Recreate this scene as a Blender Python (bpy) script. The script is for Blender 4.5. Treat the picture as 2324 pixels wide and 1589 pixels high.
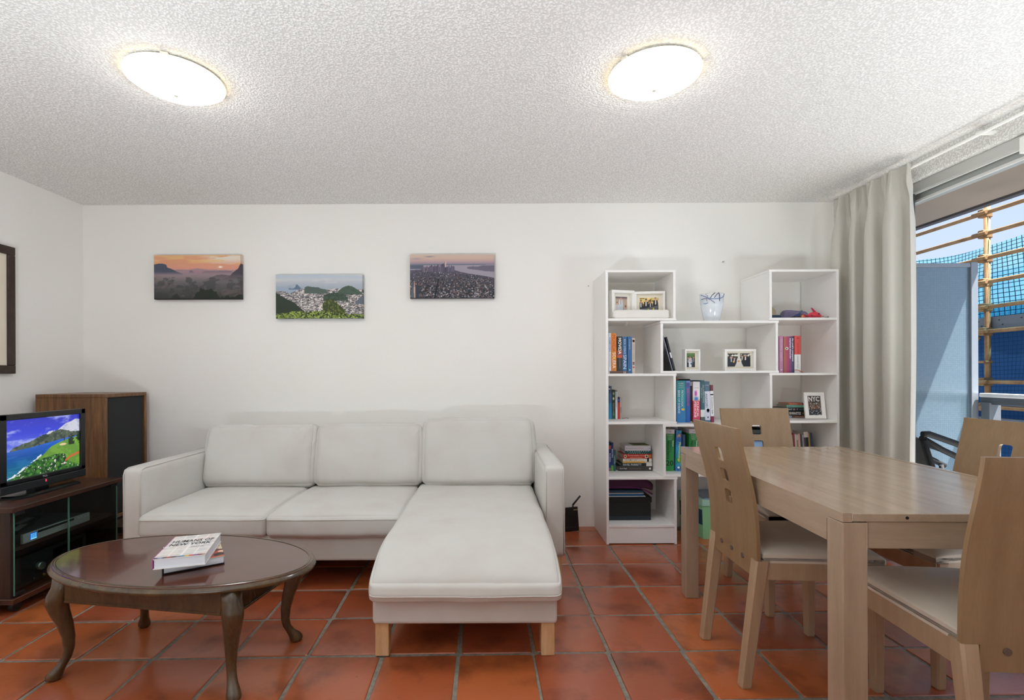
import bpy, bmesh, math, random
import numpy as np
from mathutils import Vector, Matrix, noise

for o in list(bpy.data.objects):
    bpy.data.objects.remove(o)
SC = bpy.context.scene
COL = SC.collection
rnd = random.Random(7)
R = math.radians


def lin(c):
    if isinstance(c, str):
        c = [int(c[i:i + 2], 16) / 255 for i in (0, 2, 4)]
    return tuple((x / 12.92 if x <= .04045 else ((x + .055) / 1.055) ** 2.4) for x in c[:3])


# ------------------------------------------------------------------ camera
cam = bpy.data.cameras.new('camera')
cam_o = bpy.data.objects.new('camera', cam)
COL.objects.link(cam_o)
cam.sensor_fit = 'HORIZONTAL'
cam.sensor_width = 36
cam.lens = 1133 / 2324 * 36
cam.shift_x = (1162 - 1114) / 2324
cam.shift_y = (849 - 794.5) / 2324
cam.clip_start = .05
cam.clip_end = 200
_c, _s = math.cos(-.004), math.sin(-.004)
cam_o.matrix_world = Matrix(((_c, -_s, 0, 0), (0, 0, -1, 0), (_s, _c, 0, 1.138), (0, 0, 0, 1)))
SC.camera = cam_o

# ------------------------------------------------------------------ world, light, exposure
W = bpy.data.worlds.new('sky')
SC.world = W
W.use_nodes = True
nt = W.node_tree
nt.nodes.clear()
wo = nt.nodes.new('ShaderNodeOutputWorld')
bg = nt.nodes.new('ShaderNodeBackground')
tc = nt.nodes.new('ShaderNodeTexCoord')
sp = nt.nodes.new('ShaderNodeSeparateXYZ')
rp = nt.nodes.new('ShaderNodeValToRGB')
rp.color_ramp.elements[0].position = .0
rp.color_ramp.elements[0].color = (*lin('d4e2f5'), 1)
rp.color_ramp.elements[1].position = .75
rp.color_ramp.elements[1].color = (*lin('9fc2f2'), 1)
nt.links.new(tc.outputs['Generated'], sp.inputs[0])
nt.links.new(sp.outputs['Z'], rp.inputs[0])
nt.links.new(rp.outputs[0], bg.inputs[0])
nt.links.new(bg.outputs[0], wo.inputs[0])
SKY = 1.15
bg.inputs[1].default_value = SKY
LAMP = 24.0        # emission of the two ceiling lamp diffusers
EXPOSURE = 0.0

# light portal in the balcony door opening: emits nothing, only guides the sky light
pl = bpy.data.lights.new('door_portal', 'AREA')
pl.shape = 'RECTANGLE'
pl.size = 2.54
pl.size_y = 2.15
pl.cycles.is_portal = True
plo = bpy.data.objects.new('door_portal', pl)
COL.objects.link(plo)
plo.location = (2.72, 2.17, 1.1)
plo.rotation_euler = (R(90), 0, R(90))

# high sun outside the balcony: stripes the divider and lights the balcony floor
su = bpy.data.lights.new('sun', 'SUN')
su.energy = 28
su.angle = R(.6)
su.color = (1, .97, .92)
suo = bpy.data.objects.new('sun', su)
COL.objects.link(suo)
suo.rotation_euler = Vector((-.36, .22, -.9)).to_track_quat('-Z', 'Y').to_euler()
# added fill light, aimed up at the ceiling behind the camera
fl_ = bpy.data.lights.new('ceiling_fill', 'AREA')
fl_.shape = 'DISK'
fl_.size = .6
fl_.energy = 88
fl_.color = (.84, .96, 1)
flo = bpy.data.objects.new('ceiling_fill', fl_)
COL.objects.link(flo)
flo.location = (-1.2, -.1, .3)
flo.rotation_euler = (R(180), 0, 0)

# second added fill, brightens the right side via the ceiling beside the balcony door
f2_ = bpy.data.lights.new('door_fill', 'AREA')
f2_.shape = 'DISK'
f2_.size = .4
f2_.energy = 17
f2_.color = (.84, .96, 1)
f2o = bpy.data.objects.new('door_fill', f2_)
COL.objects.link(f2o)
f2o.location = (2.1, 1.25, .8)
f2o.rotation_euler = Vector((0, .1, 1)).to_track_quat('-Z', 'Y').to_euler()

SC.view_settings.view_transform = 'Standard'
SC.view_settings.look = 'None'
SC.view_settings.gamma = 1
SC.view_settings.use_curve_mapping = False
SC.view_settings.exposure = EXPOSURE
SC.cycles.max_bounces = 18
SC.cycles.diffuse_bounces = 16
SC.cycles.glossy_bounces = 4
SC.cycles.transparent_max_bounces = 12
SC.cycles.caustics_reflective = False
SC.cycles.caustics_refractive = False


# ------------------------------------------------------------------ materials
MATS = {}


def _new(name):
    m = bpy.data.materials.new(name)
    m.use_nodes = True
    t = m.node_tree
    t.nodes.clear()
    out = t.nodes.new('ShaderNodeOutputMaterial')
    b = t.nodes.new('ShaderNodeBsdfPrincipled')
    t.links.new(b.outputs[0], out.inputs[0])
    return m, t, b, out


def _coord(t, scale=(1, 1, 1), rot=(0, 0, 0), kind='Object'):
    c = t.nodes.new('ShaderNodeTexCoord')
    mp = t.nodes.new('ShaderNodeMapping')
    mp.inputs['Scale'].default_value = scale
    mp.inputs['Rotation'].default_value = rot
    t.links.new(c.outputs[kind], mp.inputs[0])
    return mp.outputs[0]


def _noise(t, vec, scale, detail=3, rough=.5):
    n = t.nodes.new('ShaderNodeTexNoise')
    n.inputs['Scale'].default_value = scale
    n.inputs['Detail'].default_value = detail
    n.inputs['Roughness'].default_value = rough
    t.links.new(vec, n.inputs['Vector'])
    return n.outputs['Fac']


def _ramp(t, fac, stops, interp='LINEAR'):
    r = t.nodes.new('ShaderNodeValToRGB')
    r.color_ramp.interpolation = interp
    e = r.color_ramp.elements
    while len(e) < len(stops):
        e.new(.5)
    for el, (p, c) in zip(e, stops):
        el.position = p
        el.color = (*lin(c), 1)
    t.links.new(fac, r.inputs[0])
    return r.outputs[0]


def _bump(t, b, h, strength, dist):
    n = t.nodes.new('ShaderNodeBump')
    n.inputs['Strength'].default_value = strength
    n.inputs['Distance'].default_value = dist
    t.links.new(h, n.inputs['Height'])
    t.links.new(n.outputs[0], b.inputs['Normal'])


def paint(hexc, rough=.5, metal=0, bump=0, bscale=200, coat=0, emit=0, sheen=0):
    key = ('p', hexc, rough, metal, bump, bscale, coat, emit, sheen)
    if key in MATS:
        return MATS[key]
    m, t, b, _ = _new('paint_' + hexc)
    b.inputs['Base Color'].default_value = (*lin(hexc), 1)
    b.inputs['Roughness'].default_value = rough
    b.inputs['Metallic'].default_value = metal
    b.inputs['Coat Weight'].default_value = coat
    b.inputs['Coat Roughness'].default_value = .08
    b.inputs['Sheen Weight'].default_value = sheen
    if emit:
        b.inputs['Emission Color'].default_value = (*lin(hexc), 1)
        b.inputs['Emission Strength'].default_value = emit
    v = _coord(t)
    f = _noise(t, v, bscale, 2)
    if bump:
        _bump(t, b, f, bump, .002)
    MATS[key] = m
    return m


def wood(name, c0, c1, c2, scale=(1, 1, 1), rough=.35, coat=0, grain=9.0, bump=.05):
    """stretched-noise grain; scale stretches the grain along the small component"""
    key = ('w', name)
    if key in MATS:
        return MATS[key]
    m, t, b, _ = _new(name)
    v = _coord(t, scale)
    f1 = _noise(t, v, grain, 4, .6)
    f2 = _noise(t, v, grain * 7, 3, .6)
    mx = t.nodes.new('ShaderNodeMath')
    mx.operation = 'MULTIPLY_ADD'
    mx.inputs[1].default_value = .35
    t.links.new(f2, mx.inputs[0])
    t.links.new(f1, mx.inputs[2])
    col = _ramp(t, mx.outputs[0], [(.45, c0), (.66, c1), (.86, c2)])
    t.links.new(col, b.inputs['Base Color'])
    b.inputs['Roughness'].default_value = rough
    b.inputs['Coat Weight'].default_value = coat
    b.inputs['Coat Roughness'].default_value = .06
    if bump:
        _bump(t, b, f2, bump, .001)
    MATS[key] = m
    return m


def fabric(name, hexc, rough=.9, weave=900, strength=.15, mottling=None):
    key = ('f', name)
    if key in MATS:
        return MATS[key]
    m, t, b, _ = _new(name)
    v = _coord(t)
    f = _noise(t, v, weave, 2)
    f2 = _noise(t, v, 5, 3)
    if mottling:
        col = _ramp(t, f2, [(.3, mottling), (.6, hexc)])
        t.links.new(col, b.inputs['Base Color'])
    else:
        b.inputs['Base Color'].default_value = (*lin(hexc), 1)
    b.inputs['Roughness'].default_value = rough
    b.inputs['Sheen Weight'].default_value = .15
    _bump(t, b, f, strength, .001)
    MATS[key] = m
    return m


def attr_mat(name, rough=.5, emit=0.0):
    key = ('a', name, rough, emit)
    if key in MATS:
        return MATS[key]
    m, t, b, _ = _new(name)
    a = t.nodes.new('ShaderNodeAttribute')
    a.attribute_name = 'Col'
    b.inputs['Roughness'].default_value = rough
    if emit:
        b.inputs['Base Color'].default_value = (.01, .01, .01, 1)
        t.links.new(a.outputs['Color'], b.inputs['Emission Color'])
        b.inputs['Emission Strength'].default_value = emit
    else:
        t.links.new(a.outputs['Color'], b.inputs['Base Color'])
    MATS[key] = m
    return m


def glass(name, tint='e8f2ee', rough=.02, alpha=.12):
    """thin clear pane: mostly transparent, reflecting"""
    key = ('g', name)
    if key in MATS:
        return MATS[key]
    m, t, b, out = _new(name)
    t.nodes.remove(b)
    tr = t.nodes.new('ShaderNodeBsdfTransparent')
    tr.inputs[0].default_value = (*lin(tint), 1)
    gl = t.nodes.new('ShaderNodeBsdfGlossy')
    gl.inputs['Roughness'].default_value = rough
    lw = t.nodes.new('ShaderNodeLayerWeight')
    pw = t.nodes.new('ShaderNodeMath')
    pw.operation = 'POWER'
    pw.inputs[1].default_value = 4
    t.links.new(lw.outputs['Facing'], pw.inputs[0])
    fr = t.nodes.new('ShaderNodeMath')
    fr.operation = 'MULTIPLY_ADD'
    fr.inputs[1].default_value = .7
    fr.inputs[2].default_value = .035
    t.links.new(pw.outputs[0], fr.inputs[0])
    mx = t.nodes.new('ShaderNodeMixShader')
    t.links.new(fr.outputs[0], mx.inputs[0])
    t.links.new(tr.outputs[0], mx.inputs[1])
    t.links.new(gl.outputs[0], mx.inputs[2])
    t.links.new(mx.outputs[0], out.inputs[0])
    MATS[key] = m
    return m


# ------------------------------------------------------------------ mesh building
class B:
    """collects shapes; build() links them as ONE mesh object"""

    def __init__(s):
        s.v, s.f, s.mi, s.sm = [], [], [], []

    def add(s, verts, faces, mi=0, smooth=False):
        k = len(s.v)
        s.v += [tuple(p) for p in verts]
        s.f += [tuple(i + k for i in f) for f in faces]
        s.mi += [mi] * len(faces)
        s.sm += [smooth] * len(faces)
        return s

    def box(s, x0, x1, y0, y1, z0, z1, mi=0):
        v = [(x, y, z) for x in (x0, x1) for y in (y0, y1) for z in (z0, z1)]
        f = [(0, 1, 3, 2), (4, 6, 7, 5), (0, 4, 5, 1), (2, 3, 7, 6), (0, 2, 6, 4), (1, 5, 7, 3)]
        return s.add(v, f, mi)

    def rbox(s, x0, x1, y0, y1, z0, z1, r=.004, mi=0, seg=2):
        bm = bmesh.new()
        bmesh.ops.create_cube(bm, size=1)
        for v in bm.verts:
            v.co = ((x0 + x1) / 2 + v.co.x * (x1 - x0), (y0 + y1) / 2 + v.co.y * (y1 - y0), (z0 + z1) / 2 + v.co.z * (z1 - z0))
        r = min(r, .49 * min(x1 - x0, y1 - y0, z1 - z0))
        bmesh.ops.bevel(bm, geom=bm.edges[:], offset=r, segments=seg, profile=.5, affect='EDGES')
        return s.bm(bm, mi, smooth=False)

    def bm(s, bm, mi=0, smooth=False):
        bm.verts.index_update()
        s.add([v.co[:] for v in bm.verts], [[v.index for v in f.verts] for f in bm.faces], mi, smooth)
        bm.free()
        return s

    def tube(s, pts, rad, n=10, mi=0, smooth=True, closed=False, flat=1.0):
        pts = [Vector(p) for p in pts]
        rr = rad if isinstance(rad, (list, tuple)) else [rad] * len(pts)
        V, F = [], []
        m = len(pts)
        up = None
        for i, p in enumerate(pts):
            if closed:
                t = (pts[(i + 1) % m] - pts[i - 1]).normalized()
            else:
                t = (pts[min(i + 1, m - 1)] - pts[max(i - 1, 0)]).normalized()
            if up is None:
                up = Vector((0, 0, 1)) if abs(t.z) < .9 else Vector((0, 1, 0))
            a = t.cross(up).normalized()
            b2 = a.cross(t).normalized()
            up = b2
            for k in range(n):
                an = 2 * math.pi * k / n
                V.append(p + a * math.cos(an) * rr[i] + b2 * math.sin(an) * rr[i] * flat)
        for i in range(m if closed else m - 1):
            j = (i + 1) % m
            for k in range(n):
                F.append((i * n + k, i * n + (k + 1) % n, j * n + (k + 1) % n, j * n + k))
        s.add(V, F, mi, smooth)
        if not closed:
            s.f.append(tuple(len(s.v) - len(V) + k for k in reversed(range(n))))
            s.f.append(tuple(len(s.v) - n + k for k in range(n)))
            s.mi += [mi, mi]
            s.sm += [False, False]
        return s

    def cyl(s, p, q, r0, r1=None, n=20, mi=0):
        return s.tube([p, q], [r0, r0 if r1 is None else r1], n, mi)

    def lathe(s, prof, cx=0, cy=0, n=40, mi=0, smooth=True, sx=1, sy=1):
        V, F = [], []
        m = len(prof)
        for (r, z) in prof:
            for k in range(n):
                a = 2 * math.pi * k / n
                V.append((cx + r * math.cos(a) * sx, cy + r * math.sin(a) * sy, z))
        for i in range(m - 1):
            for k in range(n):
                F.append((i * n + k, i * n + (k + 1) % n, (i + 1) * n + (k + 1) % n, (i + 1) * n + k))
        s.add(V, F, mi, smooth)
        k0 = len(s.v) - len(V)
        s.f.append(tuple(k0 + k for k in reversed(range(n))))
        s.f.append(tuple(k0 + (m - 1) * n + k for k in range(n)))
        s.mi += [mi, mi]
        s.sm += [False, False]
        return s

    def loft(s, rings, mi=0, smooth=False, cap=True):
        n = len(rings[0])
        V = [p for r in rings for p in r]
        F = []
        for i in range(len(rings) - 1):
            for k in range(n):
                F.append((i * n + k, i * n + (k + 1) % n, (i + 1) * n + (k + 1) % n, (i + 1) * n + k))
        if cap:
            F.append(tuple(reversed(range(n))))
            F.append(tuple((len(rings) - 1) * n + k for k in range(n)))
        return s.add(V, F, mi, smooth)

    def leg(s, p0, w0, d0, p1, w1, d1, ch=.2, mi=0):
        """square leg, chamfered corners, tapering from p0 to p1"""
        def ring(p, w, d):
            w, d = w / 2, d / 2
            c = ch * min(w, d)
            return [(p[0] + x, p[1] + y, p[2]) for x, y in ((w - c, -d), (w, -d + c), (w, d - c), (w - c, d), (-w + c, d), (-w, d - c), (-w, -d + c), (-w + c, -d))]
        return s.loft([ring(p1, w1 * .9, d1 * .9), ring((p1[0], p1[1], p1[2] + .006), w1, d1), ring(p0, w0, d0)], mi)

    def prism(s, poly, y0, y1, mi=0):
        """poly in x,z extruded along y"""
        return s.loft([[(x, y0, z) for x, z in poly], [(x, y1, z) for x, z in poly]], mi)

    def xf(s, M):
        s.v = [tuple(M @ Vector(p)) for p in s.v]
        return s

    def mesh(s, name, mats, fix=True):
        me = bpy.data.meshes.new(name)
        me.from_pydata(s.v, [], s.f)
        for m in (mats if isinstance(mats, (list, tuple)) else [mats]):
            me.materials.append(m)
        me.polygons.foreach_set('material_index', s.mi)
        me.polygons.foreach_set('use_smooth', s.sm)
        if fix:
            b = bmesh.new()
            b.from_mesh(me)
            bmesh.ops.recalc_face_normals(b, faces=b.faces)
            b.to_mesh(me)
            b.free()
        me.update()
        return me

    def build(s, name, mats, parent=None, world=True, fix=True):
        """world: the shapes are in world coordinates although the parent stands elsewhere"""
        if parent is not None and world:
            L = parent.location if parent.parent is None else parent.parent.location + parent.location
            s.v = [(p[0] - L.x, p[1] - L.y, p[2] - L.z) for p in s.v]
        o = bpy.data.objects.new(name, s.mesh(name, mats, fix))
        COL.objects.link(o)
        o.parent = parent
        return o


def tag(o, label=None, cat=None, group=None, kind=None):
    if label: o['label'] = label
    if cat: o['category'] = cat
    if group: o['group'] = group
    if kind: o['kind'] = kind
    return o


def thing(name, label, cat, loc=(0, 0, 0), rotz=0, group=None):
    o = bpy.data.objects.new(name, None)
    o.empty_display_size = .05
    COL.objects.link(o)
    o.location = loc
    o.rotation_euler = (0, 0, rotz)
    return tag(o, label, cat, group)


def struct(o):
    o['kind'] = 'structure'
    return o


def dup(o, parent=None):
    c = o.copy()
    COL.objects.link(c)
    c.parent = parent
    for ch in list(o.children):
        dup(ch, c)
    return c


def soft(me, angle=35):
    for p in me.polygons:
        p.use_smooth = True
    try:
        me.set_sharp_from_angle(angle=R(angle))
    except Exception:
        pass


# ------------------------------------------------------------------ flat prints: painted with arrays, stored on a fine grid of vertices
def fbm(h, w, sx, sy, octv=4, seed=0):
    g = np.random.RandomState(seed)
    out = np.zeros((h, w))
    amp, tot = 1., 0.
    for o in range(octv):
        nx, ny = max(2, int(sx * 2 ** o) + 2), max(2, int(sy * 2 ** o) + 2)
        a = g.rand(ny, nx)
        xs = np.linspace(0, nx - 1.001, w)
        ys = np.linspace(0, ny - 1.001, h)
        xi, yi = xs.astype(int), ys.astype(int)
        fx, fy = xs - xi, ys - yi
        fx, fy = fx * fx * (3 - 2 * fx), (fy * fy * (3 - 2 * fy))[:, None]
        t = a[yi][:, xi] * (1 - fx) + a[yi][:, xi + 1] * fx
        u = a[yi + 1][:, xi] * (1 - fx) + a[yi + 1][:, xi + 1] * fx
        out += amp * (t * (1 - fy) + u * fy)
        tot += amp
        amp *= .55
    return out / tot


def hx(c):
    return np.array([int(c[i:i + 2], 16) / 255 for i in (0, 2, 4)])


def vgrad(h, w, stops):
    y = np.linspace(0, 1, h)
    p = [s[0] for s in stops]
    c = np.array([hx(s[1]) for s in stops])
    g = np.stack([np.interp(y, p, c[:, i]) for i in range(3)], 1)
    return np.repeat(g[:, None, :], w, 1)


def put(img, mask, col):
    m = np.clip(mask, 0, 1)[..., None]
    c = hx(col) if isinstance(col, str) else col
    img[:] = img * (1 - m) + c * m


def grid_xy(h, w):
    return np.meshgrid(np.linspace(0, 1, w), np.linspace(0, 1, h))


def ridge(X, pts):
    return np.interp(X, [p[0] for p in pts], [p[1] for p in pts])


def sstep(a, b, x):
    t = np.clip((x - a) / (b - a + 1e-9), 0, 1)
    return t * t * (3 - 2 * t)


def print_obj(name, img, origin, right, up, mat, parent=None, world=True):
    """img rows run from the top down; origin = lower-left corner"""
    h, w, _ = img.shape
    o, r, u = np.array(origin, float), np.array(right, float), np.array(up, float)
    if parent is not None and world:
        o = o - np.array(parent.location)
        if parent.parent is not None:
            o = o - np.array(parent.parent.location)
    X, Y = grid_xy(h, w)
    P = o + X[..., None] * r + (1 - Y)[..., None] * u
    idx = np.arange(h * w).reshape(h, w)
    F = np.stack([idx[1:, :-1], idx[1:, 1:], idx[:-1, 1:], idx[:-1, :-1]], -1).reshape(-1, 4)
    me = bpy.data.meshes.new(name)
    me.from_pydata(P.reshape(-1, 3).tolist(), [], F.tolist())
    at = me.color_attributes.new('Col', 'FLOAT_COLOR', 'POINT')
    c = np.clip(img.reshape(-1, 3), 0, 1)
    c = np.where(c <= .04045, c / 12.92, ((c + .055) / 1.055) ** 2.4)
    at.data.foreach_set('color', np.concatenate([c, np.ones((len(c), 1))], 1).ravel())
    me.materials.append(mat)
    ob = bpy.data.objects.new(name, me)
    COL.objects.link(ob)
    ob.parent = parent
    return ob


# ------------------------------------------------------------------ lettering (built-in font turned into meshes)
_TXT = {}


def text_geo(s, bold=0.0, shear=0.0):
    key = (s, bold, shear)
    if key in _TXT:
        return _TXT[key]
    cu = bpy.data.curves.new('lettering', 'FONT')
    cu.body = s
    cu.resolution_u = 2
    cu.offset = bold
    cu.shear = shear
    ob = bpy.data.objects.new('lettering', cu)
    COL.objects.link(ob)
    dg = bpy.context.evaluated_depsgraph_get()
    me = bpy.data.meshes.new_from_object(ob.evaluated_get(dg))
    v = [(p.co.x, p.co.y) for p in me.vertices]
    f = [tuple(p.vertices) for p in me.polygons]
    bpy.data.objects.remove(ob)
    bpy.data.curves.remove(cu)
    bpy.data.meshes.remove(me)
    x0, x1 = min(a for a, _ in v), max(a for a, _ in v)
    y0, y1 = min(a for _, a in v), max(a for _, a in v)
    v = [((a - x0) / (x1 - x0), (b - y0) / max(y1 - y0, 1e-6)) for a, b in v]
    _TXT[key] = (v, f)
    return _TXT[key]


def lettering(s, origin, right, up, col, parent, world=False, bold=.0, shear=0, name='lettering', emit=0):
    """string stretched into the parallelogram origin + right + up"""
    v, f = text_geo(s, bold, shear)
    o, r, u = Vector(origin), Vector(right), Vector(up)
    b = B()
    b.add([o + r * x + u * y for x, y in v], f)
    return b.build(name, paint(col, .5, emit=emit), parent, world, fix=False)

# ================================================================== ROOM SHELL
XL, XR, YB, YF, HC = -3.03, 2.545, 3.714, -2.4, 2.406


def wall_mat():
    m, t, b, _ = _new('wall_paint')
    v = _coord(t)
    f = _noise(t, v, 60, 4, .6)
    f2 = _noise(t, v, 1.2, 2)
    col = _ramp(t, f2, [(.3, 'efeeea'), (.7, 'f2f1ee')])
    t.links.new(col, b.inputs['Base Color'])
    b.inputs['Roughness'].default_value = .75
    _bump(t, b, f, .12, .004)
    return m


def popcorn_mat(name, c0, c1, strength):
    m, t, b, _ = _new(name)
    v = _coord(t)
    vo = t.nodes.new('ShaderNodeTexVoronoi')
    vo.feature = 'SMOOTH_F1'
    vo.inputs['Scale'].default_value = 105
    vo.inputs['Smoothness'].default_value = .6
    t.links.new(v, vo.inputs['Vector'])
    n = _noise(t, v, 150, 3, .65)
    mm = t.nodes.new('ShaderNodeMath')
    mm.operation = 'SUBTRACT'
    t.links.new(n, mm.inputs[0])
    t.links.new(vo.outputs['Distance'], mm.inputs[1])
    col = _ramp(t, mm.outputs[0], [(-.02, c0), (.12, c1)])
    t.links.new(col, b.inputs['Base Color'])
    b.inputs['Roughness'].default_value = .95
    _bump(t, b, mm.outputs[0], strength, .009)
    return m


M_WALL = wall_mat()
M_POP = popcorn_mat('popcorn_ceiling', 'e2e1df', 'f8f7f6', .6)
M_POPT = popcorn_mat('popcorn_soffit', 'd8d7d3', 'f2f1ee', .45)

struct(B().box(XL - .15, XR + .6, YB, YB + .15, -.1, HC + .1).build('wall_back', M_WALL))
struct(B().box(XL - .15, XL, YF - .1, YB, -.1, HC + .1).build('wall_left', M_WALL))
struct(B().box(XL - .15, XR + .2, YF - .15, YF, -.1, HC + .1).build('wall_rear', M_WALL))
wr = B()
wr.box(XR, XR + .18, 3.44, YB, 0, HC + .1)
wr.box(XR, XR + .18, YF, .9, 0, HC + .1)
struct(wr.build('wall_right', M_WALL))
struct(B().box(XL - .15, XR + .18, YF - .15, YB + .15, HC, HC + .18).build('ceiling', M_POP))
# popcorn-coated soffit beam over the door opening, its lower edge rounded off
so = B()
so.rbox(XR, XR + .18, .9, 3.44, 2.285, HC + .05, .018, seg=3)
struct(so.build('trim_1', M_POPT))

# ------------------------------------------------------------------ floor: a grout bed with one object per terracotta tile
def grout_mat():
    m, t, b, _ = _new('grout')
    v = _coord(t)
    col = _ramp(t, _noise(t, v, 40, 4, .7), [(.3, '6a675e'), (.7, '939084')])
    t.links.new(col, b.inputs['Base Color'])
    b.inputs['Roughness'].default_value = .7
    _bump(t, b, _noise(t, v, 300, 3), .4, .002)
    return m


def tile_mat():
    m, t, b, _ = _new('terracotta')
    oi = t.nodes.new('ShaderNodeObjectInfo')
    v = _coord(t)
    add = t.nodes.new('ShaderNodeVectorMath')
    add.operation = 'ADD'
    mul = t.nodes.new('ShaderNodeVectorMath')
    mul.operation = 'SCALE'
    mul.inputs['Scale'].default_value = 37
    cmb = t.nodes.new('ShaderNodeCombineXYZ')
    for i in range(3):
        t.links.new(oi.outputs['Random'], cmb.inputs[i])
    t.links.new(cmb.outputs[0], mul.inputs[0])
    t.links.new(v, add.inputs[0])
    t.links.new(mul.outputs[0], add.inputs[1])
    pv = add.outputs[0]
    big = _noise(t, pv, 5, 4, .6)
    fine = _noise(t, pv, 45, 5, .7)
    mp = t.nodes.new('ShaderNodeMapping')
    mp.inputs['Scale'].default_value = (6, 60, 1)
    mp.inputs['Rotation'].default_value = (0, 0, .6)
    t.links.new(pv, mp.inputs[0])
    scr = _noise(t, mp.outputs[0], 3, 5, .75)
    base = _ramp(t, oi.outputs['Random'], [(0, '914a2c'), (.3, '9e5030'), (.55, 'aa5831'), (.8, 'b46435'), (1, '9a4c32')])
    tone = _ramp(t, big, [(.25, '8f8583'), (.5, 'ffffff'), (.8, 'ffe6cc')])
    m1 = t.nodes.new('ShaderNodeMix')
    m1.data_type = 'RGBA'
    m1.blend_type = 'MULTIPLY'
    m1.inputs[0].default_value = .8
    t.links.new(base, m1.inputs[6])
    t.links.new(tone, m1.inputs[7])
    spk = _ramp(t, fine, [(.26, '3c2a24'), (.36, 'ffffff')])
    m2 = t.nodes.new('ShaderNodeMix')
    m2.data_type = 'RGBA'
    m2.blend_type = 'MULTIPLY'
    m2.inputs[0].default_value = .5
    t.links.new(m1.outputs[2], m2.inputs[6])
    t.links.new(spk, m2.inputs[7])
    sc2 = _ramp(t, scr, [(.66, '000000'), (.8, 'ffffff')])
    m3 = t.nodes.new('ShaderNodeMix')
    m3.data_type = 'RGBA'
    ml = t.nodes.new('ShaderNodeMath')
    ml.operation = 'MULTIPLY'
    ml.inputs[1].default_value = .3
    t.links.new(sc2, ml.inputs[0])
    t.links.new(ml.outputs[0], m3.inputs[0])
    t.links.new(m2.outputs[2], m3.inputs[6])
    m3.inputs[7].default_value = (*lin('c08468'), 1)
    t.links.new(m3.outputs[2], b.inputs['Base Color'])
    rr = t.nodes.new('ShaderNodeMapRange')
    rr.inputs['To Min'].default_value = .2
    rr.inputs['To Max'].default_value = .45
    t.links.new(scr, rr.inputs['Value'])
    t.links.new(rr.outputs[0], b.inputs['Roughness'])
    b.inputs['Specular IOR Level'].default_value = .55
    b.inputs['Coat Weight'].default_value = .4
    b.inputs['Coat Roughness'].default_value = .16
    _bump(t, b, big, .25, .006)
    return m


M_GROUT, M_TILE = grout_mat(), tile_mat()
floor = struct(B().box(XL - .15, XR + .05, YF - .15, YB + .15, -.14, -.005).build('floor', M_GROUT))


def tile_mesh(seed):
    g = random.Random(seed)
    w, d = .1455, .1485
    bm = bmesh.new()
    c = .006
    # slightly uneven outline, cushioned edge
    def ring(ins, z):
        pts = []
        for (sx, sy) in ((-1, -1), (1, -1), (1, 1), (-1, 1)):
            q = random.Random(seed * 10 + sx * 3 + sy)
            ax, ay = sx * (w + q.uniform(-.002, .002) - ins), sy * (d + q.uniform(-.002, .002) - ins)
            a = (ax - sx * c, ay, z)
            e = (ax, ay - sy * c, z)
            pts += [a, e] if sx * sy > 0 else [e, a]
        return pts
    b = B()
    r = [ring(0, -.02), ring(0, -.0035), ring(.0025, -.0008), ring(.007, 0)]
    # order each ring consistently
    def order(rr):
        return sorted(rr, key=lambda p: math.atan2(p[1], p[0]))
    b.loft([order(k) for k in r], smooth=False)
    me = b.mesh('tile', M_TILE)
    soft(me, 20)
    return me


TM = [tile_mesh(i) for i in range(6)]
O0, TA, TB = Vector((-.1414, 3.2814)), Vector((.3061, .0062)), Vector((.0014, -.3125))
back = B()
NT = 0
for c in range(-11, 11):
    for r in range(-2, 20):
        ctr = O0 + TA * (c + .5) + TB * (r + .5)
        if not (XL - .12 < ctr.x < XR + .12 and YF - .1 < ctr.y < YB + .13):
            continue
        vis = ctr.y > .75 and abs(ctr.x) < ctr.y * 1.2 + .35
        if vis:
            o = bpy.data.objects.new('tile', TM[rnd.randrange(6)])
            COL.objects.link(o)
            o.parent = floor
            o.location = (ctr.x + rnd.uniform(-.002, .002), ctr.y + rnd.uniform(-.002, .002), rnd.uniform(-.0012, 0))
            o.rotation_euler = (rnd.uniform(-.002, .002), rnd.uniform(-.002, .002), .02 + rnd.uniform(-.006, .006) + rnd.choice((0, math.pi)))
            NT += 1
        else:
            back.box(ctr.x - .145, ctr.x + .145, ctr.y - .148, ctr.y + .148, -.01, 0)
bk = back.build('tile_field', M_TILE, floor)
bk['kind'] = 'stuff'

# ------------------------------------------------------------------ door opening: aluminium head track, jamb, sill
M_ALU = paint('c9cac6', .35, .3)
M_ALUD = paint('55585c', .4, .4)
M_WHT = paint('f2f2ee', .4)
wf = struct(B().box(2.60, 2.68, .9, 3.44, 2.262, 2.285).build('window_1', M_ALU))
B().rbox(2.572, 2.592, .9, 3.44, 2.225, 2.285, .003).build('head_track', M_ALU, wf)
B().rbox(2.592, 2.602, .9, 3.44, 2.222, 2.262, .002).build('track_lip', paint('f4f4f0', .3), wf)
B().rbox(2.615, 2.68, .9, 3.44, 2.185, 2.25, .003).build('transom_bar', paint('aeb3b0', .4, .2), wf)
B().rbox(2.605, 2.617, .9, 3.44, 2.176, 2.192, .002).build('drip_strip', paint('d9d9d5', .3), wf)
B().rbox(2.575, 2.588, 3.04, 3.10, 0, 2.225, .002).build('jamb', paint('3d3f45', .5), wf)
B().rbox(2.56, 2.66, .9, 3.44, -.03, .004, .003).build('sill_track', M_ALU, wf)
B().rbox(2.555, 2.585, 2.385, 2.412, 2.19, 2.27, .004).build('bracket', M_WHT, wf)

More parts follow.
